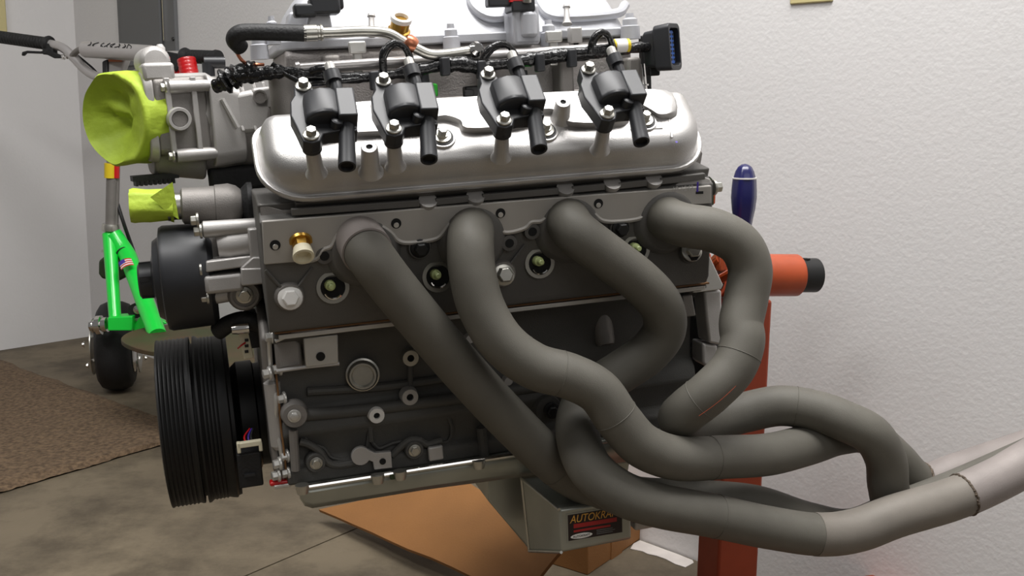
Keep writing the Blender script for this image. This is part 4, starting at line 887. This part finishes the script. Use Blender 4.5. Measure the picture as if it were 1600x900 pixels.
# stem clamp, handlebar
q = MB(); q.prism([G(*c, -.08) for c in ((159, 96), (168, 92), (168, 125), (175, 135), (160, 135))], (0, .05, 0)); q.build('stem_clamp', 'rubber', g, .004)
q = MB(); q.prism([G(*c, -.07) for c in ((168, 94), (197, 92), (190, 110), (180, 125), (165, 130))], (0, .04, 0)); q.build('stem', 'castlight', g, .004)
q = MB(); q.box(G(180, 93, -.075), (.033, .01, .012)); q.build('stem_label', 'copper', g)
hbp = [(-30, 53), (40, 61), (78, 69), (98, 75), (116, 91), (132, 108), (150, 119), (172, 122), (200, 120), (225, 110), (245, 98), (262, 88), (300, 88), (340, 92)]
q = MB(); q.tube(cr([G2(x, y, -.05) for i, (x, y) in enumerate(hbp)]), .0125, 18); hbr = q.build('handlebar', 'brush', g)
def grip(a, b, nm='grip'):
    q = MB(); ax_ = (b-a); L = ax_.length; pr = [(0, .0205), (.006, .0225), (.012, .0205)]
    k = .018
    while k < L-.012: pr += [(k, .0175), (k+.004, .0165), (k+.006, .0175)]; k += .010
    pr += [(L-.01, .0195), (L, .018)]; q.lathe(a, ax_, pr, 22); q.build(nm, 'rubber', g)
grip(G2(79, 69, -.05), G2(-28, 54, -.05)); grip(G2(287, 88, -.05), G2(342, 90, -.05))
q = MB(); q.box(G2(78, 77, -.05), (.03, .03, .03)); q.prism([G2(*c, -.07) for c in ((74, 78), (95, 86), (97, 91), (84, 91), (70, 84), (40, 83), (36, 87), (33, 87), (34, 81), (42, 79), (62, 80))], (0, .014, 0)); lv = q.build('brake_lever', 'rubber', g, .003)
q = MB(); a, b = G2(96, 89, -.06), G2(106, 90, -.06); q.lathe(a, b-a, [(0, .007), (.01, .007), (.012, .004), (.02, .004)], 12); q.build('cable_adjuster', 'chrome', lv)
q = MB(); q.prism([G2(*c, -.07) for c in ((260, 80), (280, 84), (282, 100), (274, 113), (266, 100))], (0, .02, 0)); q.build('brake_lever', 'rubber', g, .003)
q = MB(); a, b = G2(133, 77, -.07), G2(236, 84, -.07); q.lathe(a, b-a, [(0, .012), (0, .0215), (.002, .022), ((b-a).length, .022)], 30); mf = q.build('crossbar_tube', 'brush', g)
du = (b-a).normalized(); up_ = V((0, -.80, .6)); up_ = (up_-du*up_.dot(du)).normalized(); 
text('powered', .03, 'dark', (a+b)/2+du.cross(V((0, 0, 1))).normalized()*0+V((0, -.0165, .0165)), du, (V((0, .7, .7))-du*V((0, .7, .7)).dot(du)).normalized(), mf, 'lettering', 1.5) if False else None
tn = V((0, -.80, .60)); tn = (tn-du*tn.dot(du)).normalized()
q = MB(); rnd = random.Random(3)
for k in range(8):
    p = a+du*(.035+k*.020)+tn*.0222; tu = tn.cross(du)
    tu = tu if tu.z > 0 else -tu
    pts = [p+du*(rnd.uniform(-.006, .012))+tu*h for h in (-.006, .0, .007, .001, -.006)]
    q.tube(cr(pts, 4), .0012, 5)
q.build('script_print', 'dark', mf, label='dark script lettering printed on the silver tube')
q = MB(); q.tube(cr([G2(112, 88, -.055), G2(120, 80, -.065), G2(129, 76, -.07)]), .008, 12); q.build('crossbar_clamp', 'castmid', g)
q = MB(); q.tube(cr([G2(118, 84, -.03), G2(135, 98, -.03), G2(150, 112, -.03), G2(165, 135, -.03)]), .003, 8); q.build('brake_cable', 'rubber', g)
# red coiled grip / bottle
q = MB(); a, b = G2(291, 92, -.12), G2(300, 134, -.12); L = (b-a).length; pr = []; k = 0
while k < L: pr += [(k, .0225), (k+.005, .0235), (k+.008, .0225)]; k += .0095
q.lathe(a, b-a, [(-.002, .018)]+pr, 26); q.build('spring_sleeve', 'red', g)
q = MB(); q.box(G2(275, 104, -.05), (.03, .02, .05)); q.build('lever_mount', 'red', g, .003)
# deck and rear bits
dz = W(230, 530).z
p_ = [G(190, 520, -.06), G(192, 533, -.14), G(215, 541, -.22), G(260, 548, -.30)]
zc = G(243, 519, -.30).z
dk = [gi @ FL(x, y, zc) for x, y in ((190, 532), (197, 521), (225, 512), (265, 507), (330, 505), (400, 507), (400, 575), (262, 553), (215, 544))]
q = MB(); q.prism(smooth_poly(dk, 4), (0, 0, -.012)); q.build('deck', 'deck', g, .002)
q = MB(); q.prism([G(*c, .02) for c in ((153, 408), (163, 400), (190, 400), (200, 410), (199, 432), (185, 439), (158, 436), (153, 428))], (0, .03, 0)); q.build('rear_guard', 'olive', g, .008)
q = MB(); a = G(215, 484, -.15); q.lathe(a, (0, -1, 0), [(0, .02), (.02, .02)], 16); q.build('caliper', 'rubber', g); hexat(G(215, 484, -.175), V((0, -1, 0)), .008, .006, 'chrome', par=g)

rw = (G(330, 505)*0+dk[4]*.5+dk[6]*.5); rr2 = min(rad*.9, zc+.02)
q = MB(); q.lathe(V((rw.x, rw.y, rr2)), V((.25, 1, 0)), [(-.03, rr2*.5), (-.034, rr2*.8), (-.018, rr2*.97), (0, rr2), (.018, rr2*.97), (.034, rr2*.8), (.03, rr2*.5)], 40); q.build('rear_wheel', 'rubber', g)
